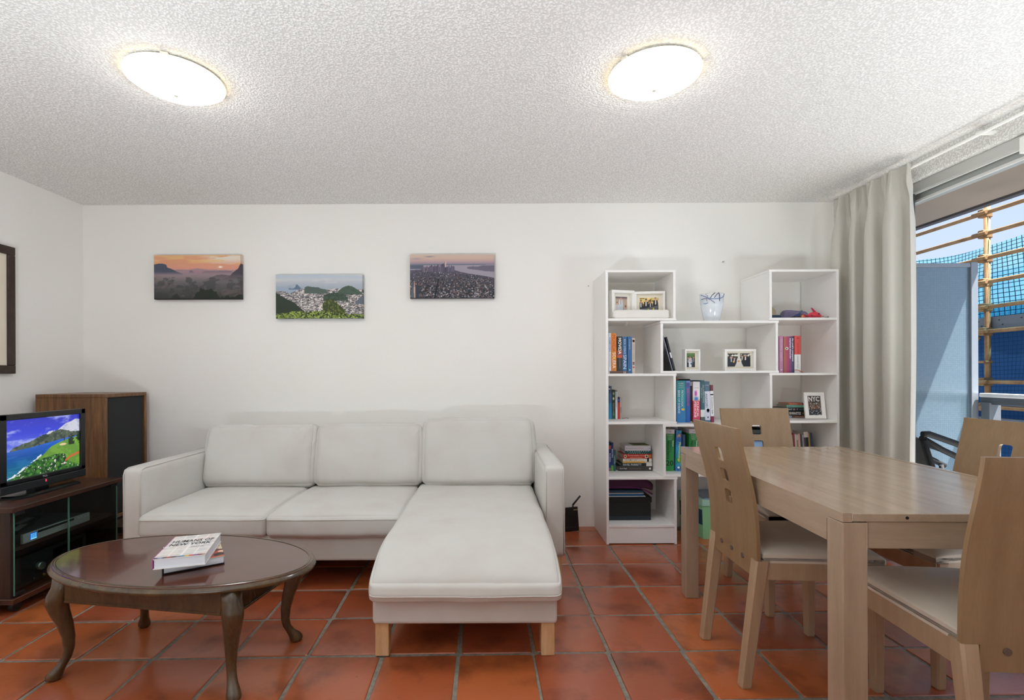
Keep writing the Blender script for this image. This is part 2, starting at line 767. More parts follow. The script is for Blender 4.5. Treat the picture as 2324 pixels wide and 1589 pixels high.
# ------------------------------------------------------------------ balcony outside the door
struct(B().box(2.66, 3.56, -2.2, 4.6, -.2, -.05).build('balcony_floor', paint('e0ddd8', .7, bump=.2, bscale=80)))
bc = B()
bc.box(2.66, 3.55, -2.2, 4.6, 2.352, 2.52)
bal = struct(bc.build('balcony_ceiling', paint('8f8275', .85, bump=.2, bscale=60)))
B().box(3.545, 3.60, -2.2, 4.6, 2.335, 2.56).build('edge_strip', paint('4c4a4c', .7), bal)
# outer face of the house beside the door, and the party wall beyond the divider
struct(B().box(2.73, 2.80, 3.53, 4.6, -.2, 2.352).build('wall_outer', paint('bdb6ac', .9)))

rail = thing('balcony_railing', 'dark grey metal balcony railing with bright top rail before the scaffold', 'railing', (3.42, 1.2, -.05))
B().rbox(3.39, 3.46, -2.0, 3.47, .965, .992, .006).build('top_rail', paint('e9eaec', .3, .2), rail)
B().rbox(3.40, 3.45, -2.0, 3.47, .915, .967, .004).build('under_rail', paint('5d6269', .5, .3), rail)
B().rbox(3.40, 3.45, -2.0, 3.47, .03, .07, .004).build('bottom_rail', paint('5d6269', .5, .3), rail)
for yy in (3.42, 1.9, .4, -1.2):
    B().rbox(3.385, 3.465, yy - .03, yy + .03, -.05, .93, .004).build('post', paint('6d737a', .5, .3), rail)


def wired_mat():
    m, t, b, out = _new('wired_glass')
    v = _coord(t)
    br = t.nodes.new('ShaderNodeTexBrick')
    br.offset = 0
    br.inputs['Scale'].default_value = 1
    br.inputs['Brick Width'].default_value = .0135
    br.inputs['Row Height'].default_value = .0135
    br.inputs['Mortar Size'].default_value = .0008
    br.inputs['Mortar Smooth'].default_value = .3
    br.inputs['Color1'].default_value = (*lin('9fb4bf'), 1)
    br.inputs['Color2'].default_value = (*lin('96adb9'), 1)
    br.inputs['Mortar'].default_value = (*lin('7f98a8'), 1)
    mp = t.nodes.new('ShaderNodeMapping')
    mp.inputs['Rotation'].default_value = (R(90), 0, 0)
    t.links.new(v, mp.inputs[0])
    t.links.new(mp.outputs[0], br.inputs['Vector'])
    t.nodes.remove(b)
    tl = t.nodes.new('ShaderNodeBsdfTranslucent')
    df = t.nodes.new('ShaderNodeBsdfDiffuse')
    tr = t.nodes.new('ShaderNodeBsdfTransparent')
    gl = t.nodes.new('ShaderNodeBsdfGlossy')
    gl.inputs['Roughness'].default_value = .22
    gl.inputs[0].default_value = (.8, .9, 1, 1)
    for n in (tl, df, tr):
        t.links.new(br.outputs['Color'], n.inputs[0])
    def mix(f, a, c):
        x = t.nodes.new('ShaderNodeMixShader')
        x.inputs[0].default_value = f
        t.links.new(a.outputs[0], x.inputs[1])
        t.links.new(c.outputs[0], x.inputs[2])
        return x
    x = mix(.35, tl, df)
    x = mix(.30, x, tr)
    x = mix(.16, x, gl)
    t.links.new(x.outputs[0], out.inputs[0])
    return m


dv = thing('privacy_divider', 'blue wired-glass balcony divider in grey aluminium frame beside the curtain', 'divider', (3.0, 3.5, -.05))
MG = paint('8a929b', .4, .4)
B().rbox(2.70, 3.40, 3.485, 3.515, 1.872, 1.90, .003).build('top_frame', MG, dv)
B().rbox(3.352, 3.40, 3.48, 3.52, -.05, 1.905, .003).build('stile', MG, dv)
B().rbox(2.70, 2.73, 3.485, 3.515, -.05, 1.88, .003).build('stile', MG, dv)
B().rbox(2.70, 3.40, 3.485, 3.515, -.05, .02, .003).build('bottom_frame', MG, dv)
B().box(2.725, 3.355, 3.496, 3.504, .01, 1.88).build('glass_pane', wired_mat(), dv)

# ------------------------------------------------------------------ scaffold with blue debris netting
SX = 6.0
M_RUST = wood('rusty_pipe', '75532f', '8a6840', '997750', (1, 1, 1), .75, grain=5)
sc = thing('scaffold', 'rusty tan pipe scaffold standing outside the balcony against blue netting', 'scaffold', (SX, 6.03, -1))
standards = (6.03, 3.3, 8.6)
for yy in standards:
    B().cyl((SX, yy, -1), (SX, yy, 3.20), .03, n=14).build('standard', M_RUST, sc)
LED = (3.05, 2.80, 2.505, 2.215, 1.915, 1.625, 1.02, .72)
for k, z in enumerate(LED):
    B().cyl((SX - .05, 3.0, z), (SX - .05, 9.0, z), .024, n=12).build('ledger', M_RUST, sc)
for yy in standards[:2]:
    for z in LED + (1.26,):
        cp = B()
        big = z != 1.26
        cp.rbox(SX - .085, SX + .040, yy - .036, yy + .036, z - (.05 if big else .016), z + (.05 if big else .016), .012)
        if big:
            cp.cyl((SX - .09, yy - .085, z), (SX - .09, yy + .085, z), .022, n=10)
        cp.build('coupler', M_RUST, sc)
for dy in (-.035, .035):
    B().cyl((SX, 6.03 + dy, 3.16), (SX, 6.03 + dy, 3.26), .011, n=8).build('pin', paint('4d4a52', .6, .5), sc)
br = B()
br.tube([(SX - .08, 6.06, 1.56), (SX - .08, 7.4, .35)], .026, 10)
br.build('brace', M_RUST, sc)
for z0, z1 in ((1.655, 1.80), (.50, .59)):
    p = B()
    p.rbox(SX + .03, SX + .10, 3.0, 9.0, z0, z1, .006)
    for k in range(23):
        for q in (0.3, .7):
            p.cyl((SX + .026, 3.1 + k * .25 + q * .1, z0 + (z1 - z0) * q), (SX + .035, 3.1 + k * .25 + q * .1, z0 + (z1 - z0) * q), .009, n=6, mi=1)
    p.build('toe_board', [paint('6f7275', .6, .3), paint('3c3e40', .8)], sc)


def net_mat(name, c_mesh, c_line, open_, cell, through=.5):
    m, t, b, out = _new(name)
    t.nodes.remove(b)
    v = _coord(t, kind='UV')
    br = t.nodes.new('ShaderNodeTexBrick')
    br.offset = 0
    br.inputs['Scale'].default_value = 1
    br.inputs['Brick Width'].default_value = cell
    br.inputs['Row Height'].default_value = cell
    br.inputs['Mortar Size'].default_value = cell * .075
    br.inputs['Color1'].default_value = (0, 0, 0, 1)
    br.inputs['Color2'].default_value = (0, 0, 0, 1)
    br.inputs['Mortar'].default_value = (1, 1, 1, 1)
    t.links.new(v, br.inputs['Vector'])
    tl = t.nodes.new('ShaderNodeBsdfTranslucent')
    tl.inputs[0].default_value = (*lin(c_mesh), 1)
    df = t.nodes.new('ShaderNodeBsdfDiffuse')
    df.inputs[0].default_value = (*lin(c_mesh), 1)
    tr = t.nodes.new('ShaderNodeBsdfTransparent')
    tr.inputs[0].default_value = (*lin(c_mesh), 1)
    ln = t.nodes.new('ShaderNodeBsdfDiffuse')
    ln.inputs[0].default_value = (*lin(c_line), 1)
    def mix(f, a, c):
        x = t.nodes.new('ShaderNodeMixShader')
        if isinstance(f, float):
            x.inputs[0].default_value = f
        else:
            t.links.new(f, x.inputs[0])
        t.links.new(a.outputs[0], x.inputs[1])
        t.links.new(c.outputs[0], x.inputs[2])
        return x
    x = mix(1 - through, tl, df)
    x = mix(open_, x, tr)
    x = mix(br.outputs['Color'], x, ln)
    t.links.new(x.outputs[0], out.inputs[0])
    return m


def net(name, label, z0, z1, m, sag, x):
    ny, nz = 64, 16
    V, F, UV = [], [], []
    for i in range(ny + 1):
        y = 3.1 + 6.4 * i / ny
        for k in range(nz + 1):
            z = z0 + (z1 - z0) * k / nz
            top = sag * (.5 + .5 * math.sin(y * 2.2)) * (k / nz) ** 3
            V.append((x + .03 * math.sin(y * 5 + z * 2) + .02 * noise.noise((y * 3, z * 3, 1)), y, z - top))
            UV.append((y, z + .02 * math.sin(y * 2.0) + .015 * noise.noise((y * 1.5, z * 1.5, 4))))
    for i in range(ny):
        for k in range(nz):
            a = i * (nz + 1) + k
            F.append((a, a + nz + 1, a + nz + 2, a + 1))
    b = B()
    b.add(V, F, smooth=True)
    me = b.mesh(name, m, fix=False)
    uv = me.uv_layers.new(name='UVMap')
    for lp in me.loops:
        uv.data[lp.index].uv = UV[lp.vertex_index]
    o = bpy.data.objects.new(name, me)
    COL.objects.link(o)
    return tag(o, label, 'netting')


net('debris_netting', 'pale cyan see-through gridded netting along the top of the scaffold', 1.80, 2.80, net_mat('net_upper', '8fc2d6', '1c3a4c', .55, .055), .10, SX + .22)
net('debris_netting', 'deeper teal netting layer hung behind the see-through one above the toe board', 1.80, 2.46, net_mat('net_back', '3f9fc4', '2f88aa', .06, .03), .05, SX + .42)
net('debris_netting', 'dark blue debris netting on lower scaffold below the toe board', -1.2, 1.70, net_mat('net_lower', '30527c', '274668', .02, .05, .06), .0, SX + .24)
struct(B().box(SX + .6, SX + .8, 3.1, 11, -1.2, 1.65).build('wall_neighbour', paint('3c4652', .9)))

# ------------------------------------------------------------------ folding sling chair on the balcony
oc = thing('garden_chair', 'black folding metal chair with dark sling on the balcony behind the curtain', 'chair', (2.95, 3.15, -.05))
MB_ = paint('16181b', .75)
for yy in (3.08, 3.44):
    a = B()
    a.tube([(2.66, yy, .755), (2.70, yy, .757), (2.86, yy, .70), (3.02, yy, .635), (3.12, yy, .60)], .016, 8, flat=1.2)
    a.build('armrest', MB_, oc)
    B().tube([(2.665, yy + .015, .735), (2.80, yy + .015, .655), (3.0, yy + .015, .56), (3.14, yy + .015, .49)], .014, 8, flat=1.3).build('side_rail', MB_, oc)
    B().tube([(2.67, yy, .72), (2.74, yy, .5), (2.92, yy, -.04)], .014, 8).build('leg', MB_, oc)
    B().tube([(3.1, yy, .50), (3.14, yy, .3), (3.2, yy, -.04)], .014, 8).build('leg', MB_, oc)
sl = B()
sl.loft([[(2.66 + x, y, z) for x, z in ((0, .72), (.012, .725), (.09, .46), (.42, .40), (.42, .39), (.078, .45))] for y in (3.10, 3.42)])
sl.build('sling_seat', fabric('black_sling', '2b2e33', .8), oc)

# ------------------------------------------------------------------ curtain on its rail
M_CUR = None


def curtain_mat():
    m, t, b, out = _new('curtain_cloth')
    v = _coord(t)
    b.inputs['Base Color'].default_value = (*lin('d3d1c9'), 1)
    b.inputs['Roughness'].default_value = .85
    b.inputs['Sheen Weight'].default_value = .2
    _bump(t, b, _noise(t, v, 700, 2), .1, .001)
    tl = t.nodes.new('ShaderNodeBsdfTranslucent')
    tl.inputs[0].default_value = (*lin('d6d0c2'), 1)
    mx = t.nodes.new('ShaderNodeMixShader')
    mx.inputs[0].default_value = .12
    t.links.new(b.outputs[0], mx.inputs[1])
    t.links.new(tl.outputs[0], mx.inputs[2])
    t.links.new(mx.outputs[0], out.inputs[0])
    return m


def make_curtain():
    y0, y1, zt, zb = 2.880, 3.53, 2.350, .02
    nu, nv = 320, 70
    # fold phase grows unevenly so pleats differ in width
    keys = [0, .07, .19, .30, .40, .52, .63, .74, .88, 1.0]
    V, F = [], []
    for j in range(nv + 1):
        t = (j / nv) ** 1.5
        z = zt + (zb - zt) * t
        hd = max(0, 1 - t / .075)                    # gathered heading tape
        for i in range(nu + 1):
            u = i / nu
            k = np.interp(u, keys, range(len(keys)))
            ph = k * math.pi
            am = .046 * min(1, .30 + t * 5) * (1.0 + .22 * math.sin(k * 1.7)) * min(1, (1 - u) / .06 + .15)
            w = math.sin(ph + .25 * math.sin(t * 5 + k))
            w = math.copysign(abs(w) ** .7, w)
            x = 2.420 + am * w + .007 * noise.noise((u * 9, t * 3.1, 0))
            x += hd ** .6 * (.010 * math.sin(k * 9.5 + .8) + .006 * math.sin(k * 21))
            x += .012 * math.exp(-((t - .05) / .03) ** 2) * math.sin(k * 9.5 + 2.2)
            y = y1 + (y0 - y1) * u + .012 * math.sin(ph * 2) * min(1, t * 6) + .010 * math.sin(t * 4 + u * 5) * t + .006 * hd * math.sin(k * 13)
            V.append((min(x, 2.450 if z > 2.28 else 2.478), y, z + (.004 * math.sin(k * 9.5) - .018 * max(0, .12 - u) / .12) * (j == 0)))
    for j in range(nv):
        for i in range(nu):
            a = j * (nu + 1) + i
            F.append((a, a + 1, a + nu + 2, a + nu + 1))
    b = B()
    b.add(V, F, smooth=True)
    o = b.build('curtain', curtain_mat())
    md = o.modifiers.new('s', 'SOLIDIFY')
    md.thickness = .003
    return o


tag(make_curtain(), 'pale grey pleated curtain drawn aside between bookcase and balcony door', 'curtain')
cr = thing('curtain_rail', 'thin white curtain rail running along soffit above the balcony door', 'curtain rail', (2.46, 2.2, 2.34))
B().rbox(2.455, 2.470, .95, 3.56, 2.328, 2.340, .003).build('rail', paint('fbfbf8', .25), cr)
for yy in (3.3, 2.52, 1.4):
    B().rbox(2.46, XR + .004, yy - .012, yy + .012, 2.338, 2.352, .002).build('bracket', M_WHT, cr)

# ------------------------------------------------------------------ ceiling lamps
def lamp_mat(col='f8f8fa', k=1.0):
    m, t, b, out = _new('lamp_diffuser')
    b.inputs['Base Color'].default_value = (.9, .9, .86, 1)
    b.inputs['Emission Color'].default_value = (*lin(col), 1)
    b.inputs['Emission Strength'].default_value = LAMP * k
    b.inputs['Roughness'].default_value = .3
    return m


def ceiling_lamp(x, y, label, rot):
    t = thing('ceiling_lamp', label, 'lamp', (x, y, HC), rot, 'round ceiling lamps')
    b = B()
    b.lathe([(.150, 0), (.158, -.004), (.158, -.010), (.150, -.011)], n=48)
    b.build('base_plate', M_WHT, t, False)
    d = B()
    prof = [(.187, -.012), (.1885, -.0145), (.1875, -.018)]
    for k in range(1, 10):
        r = .1875 * (1 - k / 10) + .012 * k / 10
        prof.append((r, -.018 - .056 * (1 - (r / .1875) ** 2.3)))
    prof.append((.012, -.074))
    d.lathe(prof, n=56)
    d.mi[-2] = 1            # the closed upper side is an opaque white pan
    d.mi[:112] = [2] * 112  # its rim glows more warmly
    d.build('diffuser', [lamp_mat(), paint('e8e8e4', .6), lamp_mat('ffe6b0', .4)], t, False)
    for a in (100, 220, 340):
        c = B()
        c.rbox(-.014, .014, .150, .192, -.016, -.004, .003)
        c.xf(Matrix.Rotation(R(a), 4, 'Z'))
        c.build('clip', paint('f3efe2', .4), t, False)
    B().lathe([(.010, -.073), (.010, -.079), (.004, -.082)], n=14).build('finial', paint('e8e2cf', .3, .4), t, False)


ceiling_lamp(-1.335, 2.125, 'lit round white ceiling lamp on popcorn ceiling above the coffee table', R(-20))
ceiling_lamp(.692, 2.10, 'lit round white ceiling lamp on popcorn ceiling nearer the balcony door', R(25))

# ================================================================== SOFA
M_SOFA = fabric('sofa_canvas', 'cdccc8', .92, 1100, .12, 'c8c5bf')
M_BEECH = wood('pale_beech', 'c49a6c', 'd2ab7e', 'ddba90', (1, 1, .12), .4, grain=30)


def cmap(x0, x1, y0, y1, z0, z1, r=.035, puff=.02, shape=None, wr=.0, seed=0, M=None):
    """returns the map from the unit cube's surface to the cushion's surface"""
    h = Vector(((x1 - x0) / 2, (y1 - y0) / 2, (z1 - z0) / 2))
    c = Vector(((x0 + x1) / 2, (y0 + y1) / 2, (z0 + z1) / 2))

    def f(p, out=0.0):
        q = Vector((p.x * h.x, p.y * h.y, p.z * h.z))
        inn = Vector([max(-(h[i] - r), min(h[i] - r, q[i])) for i in range(3)])
        d = q - inn
        if d.length > 1e-9:
            q = inn + d.normalized() * (r + out)
        ex, ey, ez = 1 - p.x ** 2, 1 - p.y ** 2, 1 - p.z ** 2
        q.z += p.z * puff * math.sqrt(max(0, ex * ey))
        q.y += p.y * puff * .5 * math.sqrt(max(0, ex * ez))
        q.x += p.x * puff * .35 * math.sqrt(max(0, ey * ez))
        if wr:
            q += p * wr * noise.noise((q.x * 7 + seed, q.y * 7, q.z * 7))
        if shape:
            q = shape(q, p)
        return c + q if M is None else M @ q
    return f


def cmesh(f, n=22):
    bm = bmesh.new()
    bmesh.ops.create_cube(bm, size=2)
    bmesh.ops.subdivide_edges(bm, edges=bm.edges[:], cuts=n, use_grid_fill=True)
    for v in bm.verts:
        v.co = f(Vector([math.sin(a * math.pi / 2) for a in v.co]))
    b = B()
    b.bm(bm, 0, True)
    return b


def cushion(x0, x1, y0, y1, z0, z1, r=.035, puff=.02, n=22, shape=None, wr=.0, seed=0, M=None):
    return cmesh(cmap(x0, x1, y0, y1, z0, z1, r, puff, shape, wr, seed, M), n)


def piping(f, path, parent, rad=.0026, closed=False):
    q = B()
    q.tube([f(Vector(p), .0008) for p in path], rad, 6, closed=closed)
    return q.build('piping', M_SOFA, parent)


sofa = thing('sofa', 'white canvas corner sofa with chaise on beech legs against the white wall', 'sofa', (-.79, 3.1, 0))
# base under the two seats, under the chaise, and the back frame
B().rbox(-1.90, -.40, 2.665, 3.60, .142, .285, .012).build('seat_base', M_SOFA, sofa)


def droop(q, p):
    return q


cb = B().rbox(-.478, .262, 1.992, 3.58, .138, .262, .014, seg=3)
cb.build('chaise_base', M_SOFA, sofa)
B().rbox(-1.88, .30, 3.47, 3.64, .142, .665, .03, seg=3).build('back_frame', M_SOFA, sofa)


def arm(x0, x1, y0):
    def sh(q, p):
        return q
    b = cushion(x0, x1, y0, 3.62, .145, .638, .028, .004, 14, wr=.002, seed=x0)
    o = b.build('arm', M_SOFA, sofa)
    pp = B()
    for xx in (x0 + .012, x1 - .012):
        pp.tube([(xx, y0 + .002, .16), (xx, y0 + .001, .6), (xx, y0 + .012, .628), (xx, y0 + .04, .637), (xx, 3.5, .638)], .0028, 6)
    pp.build('piping', M_SOFA, o)
    return o


arm(-1.982, -1.868, 2.672)
arm(.283, .402, 2.69)


def u_path(z, back=.2, n=26):
    """up the left side, along the front, back along the right side"""
    P = [(-1, y, z) for y in np.linspace(back, -1, 16)]
    P += [(x, -1, z) for x in np.sin(np.linspace(-1, 1, n) * math.pi / 2)][1:-1]
    return P + [(1, y, z) for y in np.linspace(-1, back, 16)]


def seat(x0, x1, seed):
    def sh(q, p):
        if p.z > 0:
            f = max(0, (-p.y - .6) / .4)
            q.z -= .006 * f ** 2 * p.z
            q.z += .004 * noise.noise((q.x * 3 + seed, q.y * 3, 0)) * p.z
            # faint pull creases along the front edge
            q.z += .0022 * noise.noise((q.x * 24 + seed, q.y * 5, 1)) * max(0, -p.y - .3) * p.z
        return q
    f = cmap(x0, x1, 2.628, 3.42, .274, .402, .030, .016, sh, .003, seed)
    o = cmesh(f, 24).build('seat_cushion', M_SOFA, sofa)
    piping(f, u_path(.62), o)


seat(-1.872, -1.197, 1.0)
seat(-1.195, -.480, 5.0)


def ch_shape(q, p):
    # waterfall front end: the top rolls down towards the seam, the skirt hangs over the base
    L = .73
    t = max(0, (-q.y - (L - .30)) / .30)
    up = max(0, (p.z + 1) / 2)
    q.z -= .088 * t ** 2.0 * up
    q.z -= .012 * t * (1 - up)
    q.y -= .012 * t * (1 - abs(p.z))
    q.z += .004 * noise.noise((q.x * 4, q.y * 4, 3)) * up
    q.z += .0025 * noise.noise((q.x * 20, q.y * 4, 8)) * max(0, -p.y - .5) * up
    q.x *= 1.0 + .012 * (-q.y)
    return q


fch = cmap(-.480, .272, 1.950, 3.42, .252, .412, .030, .014, ch_shape, .003, 9)
chc = cmesh(fch, 30).build('chaise_cushion', M_SOFA, sofa)
piping(fch, u_path(-.10, .3), chc)


def back_cushion(x0, x1, ztop, seed, wrinkle):
    w = (x1 - x0) / 2
    hgt = (ztop - .392) / 2 / math.cos(R(13))
    th = .100
    M = Matrix.Translation(((x0 + x1) / 2, 3.345, .392 + hgt * math.cos(R(13)) + .01)) @ Matrix.Rotation(R(-13), 4, 'X')

    def sh(q, p):
        corner = (abs(p.x) * abs(p.z)) ** 4
        q.y *= (1 - .35 * corner)
        q.x *= 1 - .014 * (p.z > 0) * p.z ** 2
        q.z -= p.z * .036 * math.sqrt(max(0, (1 - p.x ** 2) * (1 - p.y ** 2)))
        q.z += .012 * abs(p.x) ** 6 * max(0, p.z) ** 3 * wrinkle
        # creases pulled from the upper corner: ridged noise stretched along a slant
        s = (1 - abs(noise.noise((q.x * 13 - q.z * 8 + seed, q.z * 3 + q.x * 2, seed)))) ** 4
        m = max(0, (p.z * .9 + p.x * .6 - .1)) * wrinkle
        if p.y < 0:
            q.y += -.011 * s * min(1, m)
        q.z += .006 * noise.noise((q.x * 14 + seed, 1, 0)) * max(0, p.z) ** 4
        q.y += .007 * noise.noise((q.x * 4 + seed, q.z * 4, 2))
        return q
    f = cmap(-w, w, -th, th, -hgt, hgt, .045, .045, sh, .004, seed, M)
    o = cmesh(f, 52).build('back_cushion', M_SOFA, sofa)
    P = [(x, -.15, 1) for x in np.linspace(-1, 1, 30)] + [(1, -.15, z) for z in np.linspace(1, -1, 20)[1:]]
    P += [(x, -.15, -1) for x in np.linspace(1, -1, 30)[1:]] + [(-1, -.15, z) for z in np.linspace(-1, 1, 20)[1:-1]]
    piping(f, P, o, .0022, True)


back_cushion(-1.880, -1.160, .778, 2.0, 1.0)
back_cushion(-1.152, -.458, .784, 7.0, .45)
back_cushion(-.450, .284, .818, 13.0, .4)


def sleg(x, y, zt=.142):
    b = B()
    b.rbox(x - .027, x + .027, y - .03, y + .03, 0, zt, .002, seg=1)
    b.build('leg', M_BEECH, sofa)


sleg(-.444, 2.045)
sleg(.226, 2.045)
sleg(.355, 2.74, .15)
sleg(-1.93, 2.73, .15)
sleg(.355, 3.55, .15)
sleg(-1.93, 3.55, .15)

# ================================================================== COFFEE TABLE
M_VEN = wood('mahogany_top', '4a2a20', '573026', '65392b', (.35, 3, 1), .16, .5, grain=10)
M_EDG = wood('olive_walnut', '3a2a17', '4a371f', '5a4426', (1, 1, .3), .22, .4, grain=14)
ct = thing('coffee_table', 'oval dark mahogany coffee table on curved cabriole legs in front of sofa', 'coffee table', (-1.239, 2.012, 0), R(-9.5))
ea, eb = .549, .296


def ering(ins, z, n=96):
    return [((ea - ins) * math.cos(2 * math.pi * k / n), (eb - ins) * math.sin(2 * math.pi * k / n), z) for k in range(n)]


t1 = B()
t1.loft([ering(.012, .380), ering(.012, .4035), ering(.030, .4045)], smooth=False)
t1.build('tabletop', M_VEN, ct, False)
e = B()
e.loft([ering(i, z) for i, z in ((.034, .3745), (.014, .376), (.003, .381), (0, .387), (.002, .393), (.007, .397), (.009, .3995), (.013, .4015), (.019, .4062), (.024, .4066), (.028, .4052))], smooth=True, cap=False)
e.build('edge_moulding', M_EDG, ct, False)
LEGP = [(-.352, -.185), (.352, -.185), (.352, .172), (-.352, .172)]


def cab_leg(x, y):
    dx, dy = (1 if x > 0 else -1) * .72, (1 if y > 0 else -1) * .70
    prof = [(.378, .0, .030), (.345, .004, .031), (.315, .016, .036), (.285, .022, .036), (.25, .014, .032), (.20, -.002, .026), (.15, -.012, .021), (.105, -.014, .0175), (.075, -.008, .0165), (.05, .006, .018), (.032, .018, .0215), (.016, .026, .0245), (.006, .027, .023), (0, .026, .018)]
    b = B()
    rings = []
    n = 14
    for z, o, r in prof:
        cx, cy = x + dx * o, y + dy * o
        sq = max(0, min(1, (z - .30) / .06))
        rg = []
        for k in range(n):
            a = 2 * math.pi * k / n + R(45)
            c, s = math.cos(a), math.sin(a)
            e1 = 1 - .45 * sq
            px, py = math.copysign(abs(c) ** e1, c) * r, math.copysign(abs(s) ** e1, s) * r
            if z < .04:                     # toe pad drawn outwards
                st = 1 + .28 * max(0, (px * dx + py * dy) / r)
                px, py = px * st, py * st
            rg.append((cx + px, cy + py, z))
        rings.append(rg)
    b.loft(rings[::-1], smooth=True)
    b.build('leg', M_EDG, ct, False)


for x, y in LEGP:
    cab_leg(x, y)
for (p, q) in ((0, 1), (2, 3)):
    y = LEGP[p][1]
    s = -1 if y < 0 else 1
    b = B()
    b.box(-.325, .325, y + s * .004, y + s * .022, .30, .376)
    b.rbox(-.325, .325, y + s * .004 - .004, y + s * .026 + .002, .292, .302, .003)
    b.build('apron', M_EDG, ct, False)
for x in (-.352, .352):
    s = -1 if x < 0 else 1
    b = B()
    b.box(min(x + s * .004, x + s * .022), max(x + s * .004, x + s * .022), -.158, .145, .30, .376)
    b.rbox(min(x, x + s * .028), max(x, x + s * .028), -.158, .145, .292, .302, .003)
    b.build('apron', M_EDG, ct, False)

# ================================================================== DINING TABLE
M_OAK = wood('bleached_birch', '9a8570', 'a38e78', 'ab9680', (1.0, .09, 1), .17, 0, grain=24, bump=0)
M_OAKX = wood('bleached_birch_across', '97826c', 'a08b75', 'a8937d', (.09, 1, 1), .33, .15, grain=24)
M_OAKZ = wood('bleached_birch_upright', '99846f', 'a28d77', 'aa957f', (1, 1, .09), .36, .1, grain=24)
dt = thing('dining_table', 'pale birch dining table with square legs and glossy top', 'table', (1.371, 1.958, 0), R(-1.6))
hx_, hy_, zt = .405, .622, .757
B().rbox(-hx_ + .025, hx_ - .025, -hy_ + .001, hy_ - .001, zt - .022, zt, .0015, seg=1).build('tabletop', M_OAK, dt, False)
for s in (-1, 1):
    b = B()
    prof = [(-hy_, zt), (hy_, zt), (hy_, zt - .030), (hy_ - .069, zt - .030), (hy_ - .069, zt - .094), (-hy_ + .069, zt - .094), (-hy_ + .069, zt - .034), (-hy_ + .062, zt - .026), (-hy_, zt - .024)]
    x0, x1 = (-hx_, -hx_ + .024) if s < 0 else (hx_ - .024, hx_)
    b.loft([[(x, y, z + (.0012 if x else 0)) for y, z in prof] for x in (x0, x1)])
    b.build('side_rail', M_OAK, dt, False)
    y0, y1 = (-hy_ + .006, -hy_ + .03) if s < 0 else (hy_ - .03, hy_ - .006)
    B().rbox(-hx_ + .066, hx_ - .066, y0, y1, zt - .096, zt - .023, .0015, seg=1).build('apron', M_OAKX, dt, False)
    for q in (-1, 1):
        lx, ly = q * (hx_ - .033), s * (hy_ - .034)
        top = zt - .025 if s < 0 else zt - .031
        B().rbox(lx - .033, lx + .033, ly - .034, ly + .034, 0, top, .003).build('leg', M_OAKZ, dt, False)
for dx in (-.235, .235):
    B().cyl((dx, -hy_ + .004, zt - .011), (dx, -hy_ - .0006, zt - .011), .0042, n=12).build('dowel_hole', paint('0c0a09', .9), dt, False)

# ================================================================== DINING CHAIRS
M_PLY = wood('beech_plywood', '8a6f50', '917657', '987d5d', (1, 1, .10), .36, .15, grain=26)
M_PLYW = M_PLY
M_CHL = wood('beech_leg', 'a48a6e', 'ab9175', 'b2987c', (1, 1, .10), .38, .1, grain=26)
M_SEAT = paint('cfc5b6', .30, bump=.15, bscale=500, sheen=.1)


def backrest_mesh():
    w, th = .192, .013
    prof = [(.395, -.212), (.45, -.213), (.52, -.214), (.58, -.217), (.64, -.223), (.70, -.232), (.76, -.246), (.82, -.262), (.88, -.277), (.938, -.290)]
    zs = np.concatenate([np.linspace(.395, .4615, 6), np.linspace(.4625, .938, 30)])
    ys = np.interp(zs, [p[0] for p in prof], [p[1] for p in prof])
    k = np.ones(5) / 5
    yp = np.convolve(np.pad(ys, 2, mode='edge'), k, 'valid')
    bm = bmesh.new()
    rows = []
    for z, y in zip(zs, yp):
        t = (z - .395) / .543
        ww = w - .004 * (1 - t) - (.042 if z < .462 else 0)
        row = []
        for yy in (y, y - th):
            for x in np.linspace(-ww, ww, 9):
                row.append(bm.verts.new((x, yy, z)))
        rows.append(row)
    for i in range(len(rows) - 1):
        a, b = rows[i], rows[i + 1]
        for j in range(8):
            bm.faces.new((a[j], a[j + 1], b[j + 1], b[j]))
            bm.faces.new((a[9 + j + 1], a[9 + j], b[9 + j], b[9 + j + 1]))
        bm.faces.new((a[0], b[0], b[9], a[9]))
        bm.faces.new((a[8], a[17], b[17], b[8]))
    for r, rev in ((rows[0], False), (rows[-1], True)):
        for j in range(8):
            q = (r[j], r[9 + j], r[9 + j + 1], r[j + 1])
            bm.faces.new(q[::-1] if rev else q)
    bmesh.ops.recalc_face_normals(bm, faces=bm.faces)
    me = bpy.data.meshes.new('slab')
    bm.to_mesh(me)
    bm.free()
    o = bpy.data.objects.new('slab', me)
    COL.objects.link(o)
    cutters = []
    for zc in (.818, .735, .652):
        hb = B()
        poly = []
        s, rr = .0265, .010
        for cx, cz, a0 in ((s - rr, s - rr, 0), (-s + rr, s - rr, 90), (-s + rr, -s + rr, 180), (s - rr, -s + rr, 270)):
            for k in range(5):
                a = R(a0 + 22.5 * k)
                poly.append((cx + rr * math.cos(a), zc + cz + rr * math.sin(a)))
        hb.prism(poly, -.36, -.12)
        h = hb.build('cutter', M_PLY)
        cutters.append(h)
        md = o.modifiers.new('b', 'BOOLEAN')
        md.object = h
        md.operation = 'DIFFERENCE'
        md.solver = 'EXACT'
    dg = bpy.context.evaluated_depsgraph_get()
    m2 = bpy.data.meshes.new_from_object(o.evaluated_get(dg))
    m2.name = 'backrest'
    m2.materials.clear()
    m2.materials.append(M_PLY)
    for c in cutters + [o]:
        bpy.data.objects.remove(c)
    soft(m2, 30)
    return m2


BACK_ME = backrest_mesh()


